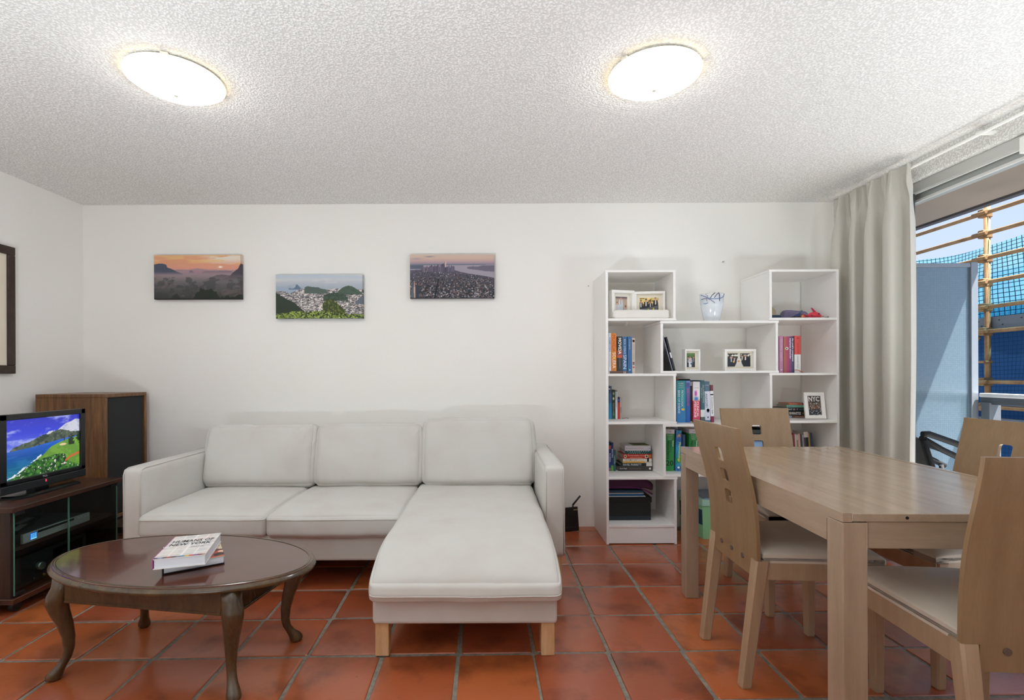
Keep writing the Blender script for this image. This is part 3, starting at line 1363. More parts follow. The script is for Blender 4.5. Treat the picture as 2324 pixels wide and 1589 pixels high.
def make_chair(label, loc, rot):
    t = thing('dining_chair', label, 'chair', loc, R(rot), 'dining chairs around the birch table')
    o = bpy.data.objects.new('backrest', BACK_ME)
    COL.objects.link(o)
    o.parent = t
    # seat frame
    b = B()
    zf0, zf1 = .392, .452
    b.loft([[(-.178, -.198, z), (.178, -.198, z), (.205, .222, z), (-.205, .222, z)] for z in (zf0, zf1)])
    b.build('seat_frame', M_CHL, t, False)
    # upholstered seat, rounded towards the front
    bm = bmesh.new()
    bmesh.ops.create_cube(bm, size=2)
    bmesh.ops.subdivide_edges(bm, edges=bm.edges[:], cuts=12, use_grid_fill=True)
    for v in bm.verts:
        p = Vector([math.sin(a * math.pi / 2) for a in v.co])
        hw = .191 + .014 * p.y
        q = Vector((p.x * hw, p.y * .212, p.z * .024))
        edge = max(abs(p.x), abs(p.y))
        if p.z > 0:
            q.z += .018 * math.sqrt(max(0, (1 - p.x ** 2) * (1 - p.y ** 2)))
            q.z -= .016 * (max(0, edge - .80) / .20) ** 1.6
            f = max(0, (p.y - .6) / .4)
            q.z -= .010 * f * f
        v.co = (q.x, q.y + .012, q.z + .4735)
    s = B()
    s.bm(bm, 0, True)
    s.build('seat_cushion', M_SEAT, t, False)
    for q in (-1, 1):
        b = B()
        b.leg((q * .188, .196, .452), .046, .046, (q * .190, .2, 0), .034, .034, .3)
        b.build('leg', M_CHL, t, False)
        b = B()
        c = .3
        b.leg((q * .169, -.205, .462), .044, .050, (q * .166, -.262, 0), .034, .040, c)
        b.build('leg', M_CHL, t, False)
    for x in (-.085, 0, .085):
        B().cyl((x, -.2255, .447), (x, -.229, .447), .0095, n=16).build('bolt_cap', paint('6d6158', .45, .4), t, False)
    return t


make_chair('birch dining chair pushed against the long near side of the table, back to the sofa', (1.178, 1.978, 0), -90)
make_chair('birch dining chair at the far end of the table before the bookcase', (1.492, 2.540, 0), 180)
make_chair('birch dining chair on the balcony-door side of the table, facing the sofa', (1.805, 2.0, 0), 92)
make_chair('birch dining chair at the near end of the table, back turned to the viewer', (1.380, 1.448, 0), -6)

# ================================================================== TV CORNER
M_WAL = wood('walnut_veneer', '4a3018', '6e4a28', '8a6036', (5, 5, .35), .35, .1, grain=7)
M_ROSE = wood('dark_rosewood', '2e1a12', '40251a', '543224', (2, .3, 2), .3, .15, grain=10)
M_ROSEZ = wood('dark_rosewood_side', '1f130d', '30201a', '3d2a20', (6, 6, .3), .35, grain=8)
M_ROSEE = paint('54342a', .4)
cab = thing('tv_cabinet', 'dark rosewood television cabinet with two glass doors on castors by the left wall', 'cabinet', (-2.5, 2.71, 0))
cx0, cx1, cy0, cy1 = -2.74, -2.275, 2.372, 3.05
B().rbox(cx0 - .01, cx1 + .012, cy0 - .012, cy1 + .012, .488, .512, .002, seg=1).build('top_panel', M_ROSE, cab)
B().rbox(cx0 - .01, cx1 + .012, cy0 - .012, cy1 + .012, .052, .078, .002, seg=1).build('bottom_panel', M_ROSE, cab)
B().box(cx0, cx1 - .012, cy0, cy0 + .018, .078, .488).build('side_panel', M_ROSEZ, cab)
B().box(cx0, cx1 - .012, cy1 - .018, cy1, .078, .488).build('side_panel', M_ROSEZ, cab)
B().box(cx0, cx0 + .006, cy0 + .018, cy1 - .018, .078, .488).build('back_panel', paint('2a1a14', .6), cab)
B().box(cx0 + .006, cx1 - .03, cy0 + .018, cy1 - .018, .288, .305).build('shelf', M_ROSE, cab)
GD = glass('door_glass', 'e3ece8', .02)
ym = 2.692
for a, b_ in ((cy0 + .012, ym - .002), (ym + .002, cy1 - .012)):
    d = B().box(cx1 - .008, cx1 - .003, a, b_, .086, .482).build('glass_door', [GD], cab)
    e = B()
    for yy in (a, b_):
        e.box(cx1 - .0085, cx1 - .0025, yy - .0012, yy + .0012, .086, .482)
    e.build('glass_edge', paint('5d8f80', .2), d)
    hy = a if a < 2.5 else b_
    s = 1 if a < 2.5 else -1
    for z in (.468, .084):
        B().rbox(cx1 - .012, cx1 + .002, min(hy, hy + s * .05), max(hy, hy + s * .05), z, z + .016, .002).build('hinge', paint('15181a', .4), d)
for x in (cx0 + .04, cx1 - .035):
    for y in (cy0 + .045, cy1 - .045):
        c = B()
        c.cyl((x - .012, y, .024), (x + .012, y, .024), .024, n=20)
        c.rbox(x - .010, x + .010, y - .006, y + .006, .03, .053, .002)
        c.build('castor', paint('16181a', .4), cab)

# disc player with its lit display, two remotes, receiver, small box
pl_ = thing('disc_player', 'slim silver disc player with lit blue display on cabinet shelf', 'disc player', (-2.45, 2.665, .305))
B().rbox(-2.60, -2.315, 2.462, 2.868, .309, .352, .003).build('case', paint('4a4d51', .4), pl_)
B().rbox(-2.322, -2.308, 2.460, 2.870, .307, .354, .002).build('front_panel', paint('b4b8bc', .4), pl_)
B().box(-2.3085, -2.3070, 2.540, 2.76, .340, .351).build('disc_tray', paint('15171a', .3), pl_)
B().box(-2.3085, -2.3068, 2.535, 2.70, .334, .338).build('trim_strip', paint('d5dade', .3, .5), pl_)
dp = B().box(-2.3082, -2.3062, 2.497, 2.533, .317, .348).build('display', paint('0d63d8', .4, emit=1.2), pl_)
ds = B()
for r in range(3):
    for q in range(3):
        ds.box(-2.3064, -2.3058, 2.500 + q * .011, 2.508 + q * .011, .327 + r * .007, .3295 + r * .007)
ds.box(-2.3064, -2.3058, 2.499, 2.531, .318, .323)
ds.build('display_digits', paint('8fe0ff', .4, emit=1.6), dp)
bt = B()
for q in range(4):
    bt.rbox(-2.3085, -2.3062, 2.79 + q * .02, 2.797 + q * .02, .340, .345, .001)
bt.build('button', paint('d8dcdf', .3, .5), pl_)
for fx, fy in ((-2.58, 2.49), (-2.58, 2.84), (-2.34, 2.49), (-2.34, 2.84)):
    B().cyl((fx, fy, .305), (fx, fy, .31), .012, n=12).build('foot', paint('101010', .6), pl_)


def remote(label, x, y, z, rz, L):
    t = thing('remote_control', label, 'remote control', (x, y, z), R(rz), 'remote controls on the disc player')
    B().rbox(-.024, .024, -L / 2, L / 2, 0, .018, .005).build('body', paint('14171a', .4), t, False)
    k = B()
    for i in range(3):
        for j in range(7):
            k.rbox(-.016 + i * .012, -.008 + i * .012, -L / 2 + .015 + j * .018, -L / 2 + .024 + j * .018, .0175, .0205, .001)
    k.build('button', paint('a9b4b8', .4), t, False)


remote('black remote control on silver disc player, nearest the cabinet side', -2.40, 2.545, .352, 25, .20)
remote('black remote control on silver disc player, behind the other remote', -2.48, 2.66, .352, 15, .18)

rc = thing('receiver', 'black audio receiver with silver volume knob behind glass on cabinet floor', 'receiver', (-2.5, 2.66, .078))
B().rbox(-2.68, -2.345, 2.455, 2.875, .088, .232, .003).build('case', paint('202326', .45), rc)
B().rbox(-2.352, -2.336, 2.452, 2.878, .086, .234, .002).build('front_panel', paint('2a2e32', .3), rc)
B().cyl((-2.336, 2.572, .160), (-2.312, 2.572, .160), .021, .019, 24).build('volume_knob', paint('aeb6ba', .25, .8), rc)
B().tube([(-2.3355, 2.572 + .031 * math.cos(a), .160 + .031 * math.sin(a)) for a in np.linspace(0, 2 * math.pi, 25)[:-1]], .002, 6, closed=True).build('knob_ring', paint('3a4044', .3, .5), rc)
B().cyl((-2.336, 2.60, .105), (-2.327, 2.60, .105), .006, n=14).build('headphone_socket', paint('d9b25c', .3, .8), rc)
B().cyl((-2.336, 2.545, .105), (-2.328, 2.545, .105), .006, n=14).build('knob', paint('4a5054', .3, .5), rc)
B().box(-2.3362, -2.3352, 2.66, 2.85, .15, .215).build('display_window', paint('06090b', .1), rc)
for fx, fy in ((-2.65, 2.49), (-2.65, 2.84), (-2.37, 2.49), (-2.37, 2.84)):
    B().cyl((fx, fy, .078), (fx, fy, .089), .016, n=14).build('foot', paint('101010', .6), rc)

# television
tv = thing('television', 'small black flat television showing a tropical coast on the rosewood cabinet', 'television', (-2.5, 2.72, .512))
MT = paint('15181a', .3)
B().rbox(-2.49, -2.448, 2.470, 2.985, .545, .940, .008).build('housing', paint('101214', .4), tv)
bz = B()
xf0, xf1 = -2.448, -2.428
bz.rbox(xf0, xf1, 2.466, 2.989, .912, .942, .003)
bz.rbox(xf0, xf1, 2.466, 2.989, .585, .606, .003)
bz.rbox(xf0, xf1, 2.466, 2.504, .585, .942, .003)
bz.rbox(xf0, xf1, 2.958, 2.989, .585, .942, .003)
bz.build('bezel', MT, tv)
B().rbox(xf0, xf1 + .003, 2.466, 2.989, .541, .583, .004).build('speaker_bar', paint('1a1e21', .5), tv)
B().rbox(-2.429, -2.4235, 2.716, 2.722, .563, .576, .001).build('power_light', paint('ff3348', .4, emit=1.5), tv)
B().rbox(-2.50, -2.452, 2.68, 2.77, .518, .56, .004).build('neck', MT, tv)
sb = B()
poly = [(-2.365, 2.555), (-2.385, 2.90), (-2.46, 2.955), (-2.60, 2.90), (-2.62, 2.55), (-2.50, 2.49), (-2.40, 2.51)]
sb.loft([[(x, y, .512) for x, y in poly], [(x, y, .522) for x, y in poly], [(-2.49 + (x + 2.49) * .86, 2.72 + (y - 2.72) * .92, .528) for x, y in poly]])
sb.build('stand_base', paint('0f1113', .2), tv)
lettering('TCL', (-2.4255, 2.699, .5895), (0, .032, 0), (0, 0, .010), 'd4d8da', tv, True, bold=.02)


def tv_picture(h=150, w=210):
    X, Y = grid_xy(h, w)
    img = vgrad(h, w, [(0, '2f34b8'), (.25, '3844d2'), (.45, '5a6ade'), (.5, '7d90e6'), (1, '7d90e6')])
    n = fbm(h, w, 5, 9, 5, 3)
    # the horizon tilts up to the right a little
    cl = sstep(.5, .72, n) * (1 - sstep(.42, .52, Y))
    put(img, cl * .75, 'b9c2ee')
    cum = sstep(.02, .0, Y - ridge(X, [(0, .9), (.45, .9), (.5, .36), (.62, .27), (.72, .28), (.82, .16), (.9, .10), (1, .13)]) * 1 - .0)
    cumb = (Y > ridge(X, [(0, .9), (.48, .9), (.5, .33), (.55, .27), (.6, .26), (.64, .29), (.72, .22), (.8, .15), (.87, .13), (.94, .09), (1, .11)]) + .03 * (n - .5)) & (Y < .42) & (X > .48)
    put(img, cumb * .85, 'e6e6dc')
    put(img, cumb * sstep(.5, .62, fbm(h, w, 12, 8, 4, 8)) * .6, '9fa6c8')
    mt = Y > ridge(X, [(0, .52), (.05, .53), (.1, .47), (.2, .43), (.3, .41), (.4, .345), (.48, .31), (.55, .32), (.68, .25), (.76, .27), (.85, .31), (1, .33)]) + .03 * (fbm(h, w, 24, 6, 3, 5) - .5)
    put(img, mt, '4c5a4c')
    put(img, mt * sstep(.5, .6, fbm(h, w, 20, 12, 4, 6)) * .8, '6d7160')
    put(img, mt * sstep(.56, .62, fbm(h, w, 16, 14, 4, 16)) * .7, '2b3836')
    sea = Y > ridge(X, [(0, .53), (.3, .505), (.6, .455), (.8, .42), (1, .40)])
    s = vgrad(h, w, [(0, '2b6ac4'), (.45, '2a64c8'), (.62, '1450a4'), (.8, '14608c'), (1, '2f8090')])
    img[sea] = s[sea]
    put(img, sea * sstep(.55, .7, fbm(h, w, 4, 26, 3, 9)) * .25, '4f9ad0')
    land = ridge(X, [(0, 1.0), (.1, .97), (.25, .84), (.38, .74), (.48, .66), (.58, .545), (.72, .48), (.85, .44), (1, .42)])
    foam = np.abs(Y - land + .02) < .012 + .05 * (fbm(h, w, 26, 20, 3, 12) - .5)
    put(img, foam * (X < .45), 'dfe6ea')
    ld = Y > land
    put(img, ld, '63913a')
    put(img, ld * sstep(.45, .6, fbm(h, w, 9, 9, 4, 21)) * .6, '7cab42')
    jun = ld & (Y > ridge(X, [(0, .9), (.2, .88), (.35, .74), (.5, .72), (.6, .70), (.7, .69), (.78, .72), (.82, .86), (1, .97)]))
    put(img, jun, '2c5a2c')
    jn = fbm(h, w, 34, 30, 4, 31)
    put(img, jun * sstep(.52, .62, jn), '4f8a34')
    put(img, jun * sstep(.58, .68, 1 - jn) * .9, '14301c')
    put(img, jun * (fbm(h, w, 40, 36, 2, 77) > .76), 'e8d8d8')
    put(img, ld * (np.abs(Y - ridge(X, [(0, 0), (.76, .86), (.86, .78), (1, .735)])) < .022) * (X > .78), 'c4683a')
    put(img, ((X - .75) ** 2 / .0025 + (Y - .535) ** 2 / .0004) < 1, 'e0c8a0')
    tr = fbm(h, w, 22, 18, 4, 55)
    put(img, (X > .83) * (Y > .36) * (Y < .56) * (tr > .47), '233422')
    put(img, (np.abs(X - .77) < .006) * (Y > .37) * (Y < .47), '2a3a2a')
    put(img, ((X - .765) ** 2 / .0018 + (Y - .385) ** 2 / .0008 < 1) * (tr > .45), '2a3a2a')
    return img


print_obj('screen', tv_picture(), (-2.4405, 2.502, .604), (0, .458, 0), (0, 0, .310), attr_mat('tv_screen', .12, 1.0), tv)

# hi-fi speaker in the corner and the low stand below it
sk = thing('speaker', 'tall walnut hi-fi speaker with black grille in the room corner', 'speaker', (-2.75, 3.46, .18))
wb = B()
wb.rbox(-2.978, -2.522, 3.262, 3.285, .18, .993, .002, seg=1)
wb.rbox(-2.978, -2.522, 3.635, 3.658, .18, .993, .002, seg=1)
wb.rbox(-2.978, -2.522, 3.262, 3.658, .993, 1.0165, .002, seg=1)
wb.rbox(-2.978, -2.522, 3.262, 3.658, .18, .203, .002, seg=1)
wb.box(-2.976, -2.55, 3.28, 3.64, .19, 1.0)
wb.build('enclosure', M_WAL, sk)
B().rbox(-2.556, -2.530, 3.289, 3.631, .208, .988, .006).build('grille', fabric('grille_cloth', '15191b', .95, 1500, .4), sk)
st = thing('speaker_stand', 'low black stand under walnut speaker behind the sofa arm', 'stand', (-2.75, 3.46, 0))
B().rbox(-2.96, -2.54, 3.28, 3.64, .155, .18, .003).build('top_plate', paint('131516', .5), st)
for x in (-2.94, -2.56):
    for y in (3.30, 3.62):
        B().rbox(x - .02, x + .02, y - .02, y + .02, 0, .155, .002).build('leg', paint('131516', .5), st)
B().rbox(-2.95, -2.55, 3.44, 3.48, .05, .08, .002).build('stretcher', paint('131516', .5), st)

# framed print on the left wall
fp = thing('framed_print', 'dark brown framed print with pale mat, cropped on the left wall', 'picture frame', (-3.03, 2.85, 1.55))
fm = B()
fy0, fy1, fz0, fz1 = 2.50, 3.157, 1.152, 1.948
for a in ((fy0, fy1, fz1 - .052, fz1), (fy0, fy1, fz0, fz0 + .052), (fy0, fy0 + .048, fz0 + .052, fz1 - .052), (fy1 - .048, fy1, fz0 + .052, fz1 - .052)):
    fm.rbox(-3.028, -3.002, *a, .004)
fm.build('frame', wood('wenge', '2a1d16', '35251c', '402d22', (1, 1, 1), .4, grain=20), fp)
B().box(-3.026, -3.014, fy0 + .04, fy1 - .04, fz0 + .045, fz1 - .045).build('mat_board', paint('e9e0cf', .8), fp)
B().box(-3.0145, -3.012, fy0 + .14, fy1 - .14, fz0 + .15, fz1 - .15).build('print', paint('b9a88e', .7), fp)

# ================================================================== CANVAS PRINTS
def canvas(label, x0, z0, w, h, img, side):
    y0, y1 = 3.676, 3.711
    t = thing('canvas_print', label, 'canvas print', (x0 + w / 2, 3.712, z0), 0, 'canvas prints on the back wall')
    B().rbox(x0, x0 + w, y0 + .0008, y1, z0, z0 + h, .002, seg=1).build('stretched_edge', paint(side[0], .8), t)
    H, Wd, _ = img.shape
    print_obj('picture', img, (x0 + .0006, y0, z0 + .0006), (w - .0012, 0, 0), (0, 0, h - .0012), attr_mat('canvas', .75), t)
    # the picture wraps round the right-hand side
    strip = np.repeat(img[:, -1:, :], 6, 1) * .95
    print_obj('wrapped_side', strip, (x0 + w + .0006, y0 + .0004, z0 + .0006), (0, y1 - y0 - .002, 0), (0, 0, h - .0012), attr_mat('canvas', .75), t)


def pic_sunset(h=120, w=236):
    X, Y = grid_xy(h, w)
    img = vgrad(h, w, [(0, 'e2a981'), (.15, 'e0a07e'), (.3, 'dd9c88'), (.36, 'c79a94'), (.42, 'a08a90'), (.5, '8d8084'), (.6, '6f6a6e'), (.8, '514f50'), (1, '3c3e3a')])
    n = fbm(h, w, 4, 12, 5, 2)
    band = np.exp(-((Y - .12) / .09) ** 2) * sstep(.25, .8, X)
    put(img, sstep(.45, .65, n + .25 * band) * sstep(.30, .05, Y) * sstep(.45, .75, X), 'e9ded0')
    put(img, sstep(.5, .7, fbm(h, w, 3, 14, 4, 4)) * sstep(.3, .1, Y) * .7, 'eac284')
    put(img, np.exp(-(((X - .765) / .02) ** 2 + ((Y - .272) / .018) ** 2)) * 1.5, 'fff6ea')
    far = Y > ridge(X, [(0, .40), (.2, .34), (.27, .325), (.4, .33), (.5, .30), (.62, .33), (.8, .34), (1, .36)])
    put(img, far * sstep(.50, .34, Y) * .7, '93808f')
    put(img, (Y > ridge(X, [(0, 1), (.38, 1), (.405, .39), (.415, .35), (.44, .35), (.46, .395), (.47, 1), (1, 1)])) * sstep(.43, .36, Y) * .8, '6c6878')
    put(img, (Y > ridge(X, [(0, 1), (.54, 1), (.55, .40), (.58, .365), (.72, .37), (.76, .355), (.88, .36), (.92, .40), (.93, 1), (1, 1)])) * sstep(.44, .36, Y) * .8, '7a6a76')
    lm = Y > ridge(X, [(0, .21), (.04, .195), (.07, .185), (.11, .195), (.14, .215), (.155, .28), (.2, .31), (.26, .37), (.33, .42), (.36, .5), (1, 1)])
    put(img, lm * sstep(.47, .36, Y), '4e5464')
    rm = Y > ridge(X, [(0, 1), (.86, .5), (.9, .42), (.94, .35), (.97, .31), (.985, .24), (1, .2)])
    put(img, rm * sstep(.62, .4, Y), '4a4650')
    put(img, (Y > ridge(X, [(0, 1), (.6, .55), (.72, .455), (.78, .44), (.9, .47), (1, .45)])) * sstep(.62, .46, Y) * .75, '5d555c')
    m = fbm(h, w, 14, 10, 5, 9)
    put(img, (Y > .5) * sstep(.5, .6, m) * .55, '3b3f40')
    put(img, (Y > .45) * sstep(.55, .7, fbm(h, w, 5, 10, 4, 13)) * .35, '857270')
    put(img, (Y > .62) * sstep(.58, .7, fbm(h, w, 4, 6, 4, 29)) * (X > .5) * .4, '7a5a52')
    tn = fbm(h, w, 40, 24, 3, 41)
    tree = Y > ridge(X, [(0, 1.2), (.44, 1.0), (.5, .84), (.55, .76), (.6, .79), (.66, .78), (.72, .84), (.76, .98), (.85, .93), (.92, .97), (1, .9)]) + .10 * (tn - .5)
    put(img, tree, '232b22')
    put(img, (Y > ridge(X, [(0, 1.1), (.18, 1.05), (.22, .9), (.27, .88), (.3, .97), (.32, 1.1), (1, 1.2)]) + .06 * (tn - .5)), '2c322a')
    put(img, sstep(.97, 1.0, Y), '101210')
    return img


def pic_bay(h=120, w=236):
    X, Y = grid_xy(h, w)
    img = vgrad(h, w, [(0, 'b9c6d6'), (.12, 'c6ccd2'), (.2, 'b5bdc8'), (.33, 'a5afbb'), (.4, 'a3adb8'), (1, 'a3adb8')])
    put(img, sstep(.5, .7, fbm(h, w, 4, 14, 4, 3)) * (Y < .2) * .6, 'd8d5d2')
    put(img, (Y > .22) * sstep(.48, .62, fbm(h, w, 3, 9, 4, 5)) * (X < .3) * (Y < .27) * .6, '8494aa')
    put(img, (Y > .27) * (Y < .42) * (X < .35), '9fafc2')
    def hill(p, c, soft=0):
        put(img, (Y > ridge(X, p)) * 1.0, c)
    loaf = [(0, 1), (.14, 1), (.15, .30), (.18, .315), (.21, .31), (.225, .28), (.235, .23), (.25, .22), (.26, .25), (.28, .29), (.30, .33), (.305, 1), (1, 1)]
    put(img, (Y > ridge(X, loaf)) * (Y < .34), '66798f')
    town = Y > ridge(X, [(0, .37), (.1, .38), (.16, .43), (.25, .36), (.32, .31), (.5, .32), (.58, .34), (.72, .32), (.8, .34), (1, .34)])
    put(img, town, '8a8688')
    c1 = fbm(h, w, 60, 52, 2, 17)
    c2 = fbm(h, w, 44, 60, 2, 19)
    put(img, town * (c1 > .58), 'cfc4bf')
    put(img, town * (c2 > .60), '4f5258')
    put(img, town * (fbm(h, w, 50, 50, 2, 23) > .70), 'f0ebe6')
    def dark(p, lo, c):
        m = (Y > ridge(X, p)) & (Y < lo)
        put(img, m, c)
        put(img, m * (fbm(h, w, 30, 22, 3, 37) > .52) * .5, '55675a')
    dark([(0, 1), (.32, 1), (.33, .30), (.36, .26), (.42, .28), (.46, .29), (.49, .29), (.52, .32), (.58, .34), (.6, .4), (.605, 1), (1, 1)], .43, '54635f')
    dark([(0, 1), (.70, 1), (.72, .38), (.76, .31), (.80, .27), (.84, .255), (.88, .27), (.93, .33), (.98, .4), (1, .44)], .46, '4a5c50')
    dark([(0, 1), (.54, 1), (.55, .47), (.6, .44), (.7, .41), (.78, .45), (.83, .52), (.84, 1), (1, 1)], .60, '3c4c40')
    put(img, (Y > ridge(X, [(0, .41), (.06, .48), (.12, .55), (.2, .62), (.26, .72), (.32, .82), (.36, .95), (.4, 1), (1, 1.2)])), '2f3c30')
    put(img, (X > .92) * (Y > ridge(X, [(0, 1), (.92, .62), (.97, .53), (1, .5)])) * (Y < .68), '64707a')
    g = fbm(h, w, 70, 34, 3, 51)
    bush = (Y > ridge(X, [(0, 2), (.52, 2), (.54, .66), (.58, .57), (.64, .56), (.7, .62), (.76, .75), (.8, .8), (.81, 2), (1, 2)]) + .1 * (g - .5))
    put(img, bush * (Y < .9), '3d4a28')
    put(img, bush * (g > .55) * (Y < .9), '6d7436')
    gr = Y > ridge(X, [(0, .90), (.15, .86), (.2, .82), (.35, .85), (.45, .82), (.55, .84), (.7, .88), (.85, .9), (1, .9)]) + .08 * (g - .5)
    put(img, gr, '55682f')
    put(img, gr * (g > .53), '8ba048')
    put(img, gr * (g < .42), '2e3a1e')
    put(img, gr * (fbm(h, w, 60, 60, 2, 61) > .72), 'b9c878')
    return img


def pic_city(h=120, w=236):
    X, Y = grid_xy(h, w)
    img = vgrad(h, w, [(0, 'cdbcaf'), (.08, 'd2b8a8'), (.15, 'c2a5a2'), (.2, 'a4929e'), (.225, '8b8798'), (.25, '8e8b9a'), (1, '8e8b9a')])
    put(img, np.exp(-(((X - .23) / .05) ** 2 + ((Y - .055) / .012) ** 2)), '8b8292')
    put(img, np.exp(-(((X - .08) / .06) ** 2 + ((Y - .10) / .022) ** 2)) * .7, '9a92a0')
    put(img, (Y > .225) * (Y < .26) * (X < .9), '747a8c')
    water = (Y > .245)
    put(img, water, 'a09aa6')
    land = Y > ridge(X, [(0, .36), (.12, .345), (.18, .31), (.25, .275), (.38, .28), (.48, .30), (.53, .36), (.6, .40), (.7, .44), (.8, .47), (.9, .50), (1, .54)])
    nj = (Y > ridge(X, [(0, 2), (.64, 2), (.68, .29), (.75, .275), (.8, .285), (.85, .26), (.9, .255), (1, .255)])) & (Y < ridge(X, [(0, .3), (.68, .33), (.8, .36), (.9, .39), (1, .40)]))
    put(img, nj, '6f6a7c')
    put(img, (X < .16) * (Y > .25) * (Y < .33), '5e6476')
    tint = vgrad(h, w, [(0, '646176'), (.35, '5c596a'), (.6, '4c4a56'), (1, '2f3239')])
    img[land] = tint[land]
    # towers of the far tip
    g = np.random.RandomState(5)
    for k in range(58):
        x = g.uniform(.16, .53)
        top = .30 - .085 * math.exp(-((x - .36) / .12) ** 2) * g.rand() - .02 * g.rand()
        ww = g.uniform(.003, .009)
        put(img, (np.abs(X - x) < ww) * (Y > top) * (Y < .40), ['5a566a', '66627a', '4c4a5c', '776c78'][k % 4])
    put(img, (np.abs(X - .419) < .008) * (Y > .165 + 0 * X) * (Y < .30), '8a7f88')
    put(img, (np.abs(X - .423) < .003) * (Y > .165) * (Y < .29), 'e8cfc0')
    for k in range(1500):
        y = .38 + .62 * g.rand() ** .8
        x = g.rand()
        if y < np.interp(x, [0, .5, 1], [.38, .38, .56]):
            continue
        sc_ = .0015 + .008 * (y - .35)
        c = ['8d8488', '6d6a74', '23262c', '3d4048', 'a8a4a8', '7d5f58', '2b2e33', '545a64'][g.randint(8)]
        hh = sc_ * g.uniform(1, 3.2)
        m0, m1 = int((x - sc_) * w), int((x + sc_) * w) + 1
        r0, r1 = int((y - hh) * h), int((y + hh * .4) * h) + 1
        img[max(0, r0):r1, max(0, m0):m1] = hx(c) * g.uniform(.8, 1.1)
    put(img, (np.abs(X - (.34 - .05 * (Y - .55) / .45)) < .006 + .006 * (Y - .5)) * (Y > .55), '1d2026')
    put(img, (Y > .62) * (np.abs(X - .045) < .035 * np.clip((Y - .60) / .3, 0, 1)), '5d6672')
    put(img, (Y > .62) * (np.abs(X - .052 - .01 * (Y - .6)) < .008 * np.clip((Y - .58) / .2, 0, 1)), 'd8a898')
    put(img, (Y > .69) * (X > .06) * (X < .105), '3a434e')
    put(img, sstep(.975, 1.0, Y), '14161a')
    return img


canvas('canvas print of an orange misty sunrise over valley hills', -2.478, 1.697, .640, .326, pic_sunset(), ('5a5358',))
canvas('canvas print of a bay city with peaks and green grass, hung lowest', -1.582, 1.552, .640, .324, pic_bay(), ('8e98a4',))
canvas('canvas print of a dusk skyline with rivers, nearest the bookcase', -.593, 1.696, .622, .326, pic_city(), ('8a8890',))

# ================================================================== BOOKCASE
M_LAM = paint('efeeec', .38)
bc_ = thing('bookcase', 'white staggered open bookcase with five uneven rows against the back wall', 'bookcase', (1.545, 3.515, 0))
FY, BY = 3.32, 3.70


def panel(name, x0, x1, z0, z1, y0=FY, y1=BY):
    return B().rbox(x0, x1, y0, y1, z0, z1, .0012, seg=1).build(name, M_LAM, bc_)


panel('side_panel', .765, .782, 0, 1.826)
panel('side_panel', 2.302, 2.318, 0, 1.826)
# left column: tops, shelves and dividers
panel('top_board', .782, 1.234, 1.811, 1.826)
panel('divider', 1.215, 1.231, 1.505, 1.811)
panel('shelf', .782, 1.236, 1.489, 1.505)
panel('divider', 1.130, 1.147, 1.153, 1.469)
panel('shelf', .782, 1.236, 1.120, 1.137)
panel('divider', 1.215, 1.231, .816, 1.120)
panel('shelf', .782, 1.236, .799, .816)
panel('divider', 1.145, 1.162, .465, .782)
panel('shelf', .782, 1.240, .431, .448)
panel('divider', 1.217, 1.234, 0, .431)
panel('bottom_shelf', .782, 1.217, .112, .129)
panel('kick_board', .782, 1.217, .006, .112, FY + .004, FY + .02)
# middle boards reaching across between the columns
panel('long_shelf', 1.128, 1.917, 1.470, 1.487)
panel('long_shelf', 1.128, 1.917, 1.138, 1.153)
panel('divider', 1.896, 1.912, 1.153, 1.470)
panel('long_shelf', 1.143, 1.917, .782, .799)
panel('long_shelf', 1.143, 1.917, .449, .465)
panel('divider', 1.896, 1.912, .465, .782)
# right column
panel('top_board', 1.853, 2.302, 1.811, 1.826)
panel('divider', 1.856, 1.872, 1.505, 1.811)
panel('shelf', 1.853, 2.302, 1.489, 1.505)
panel('shelf', 1.853, 2.302, 1.122, 1.137)
panel('divider', 1.856, 1.872, .82, 1.122)
panel('shelf', 1.853, 2.302, .803, .82)
panel('shelf', 1.853, 2.302, .431, .448)
panel('divider', 1.856, 1.872, 0, .431)
panel('bottom_shelf', 1.872, 2.302, .112, .129)
panel('kick_board', 1.872, 2.302, .006, .112, FY + .004, FY + .02)

# ------------------------------------------------------------------ books
M_PAGE = paint('e6dfd0', .85, bump=.3, bscale=600)


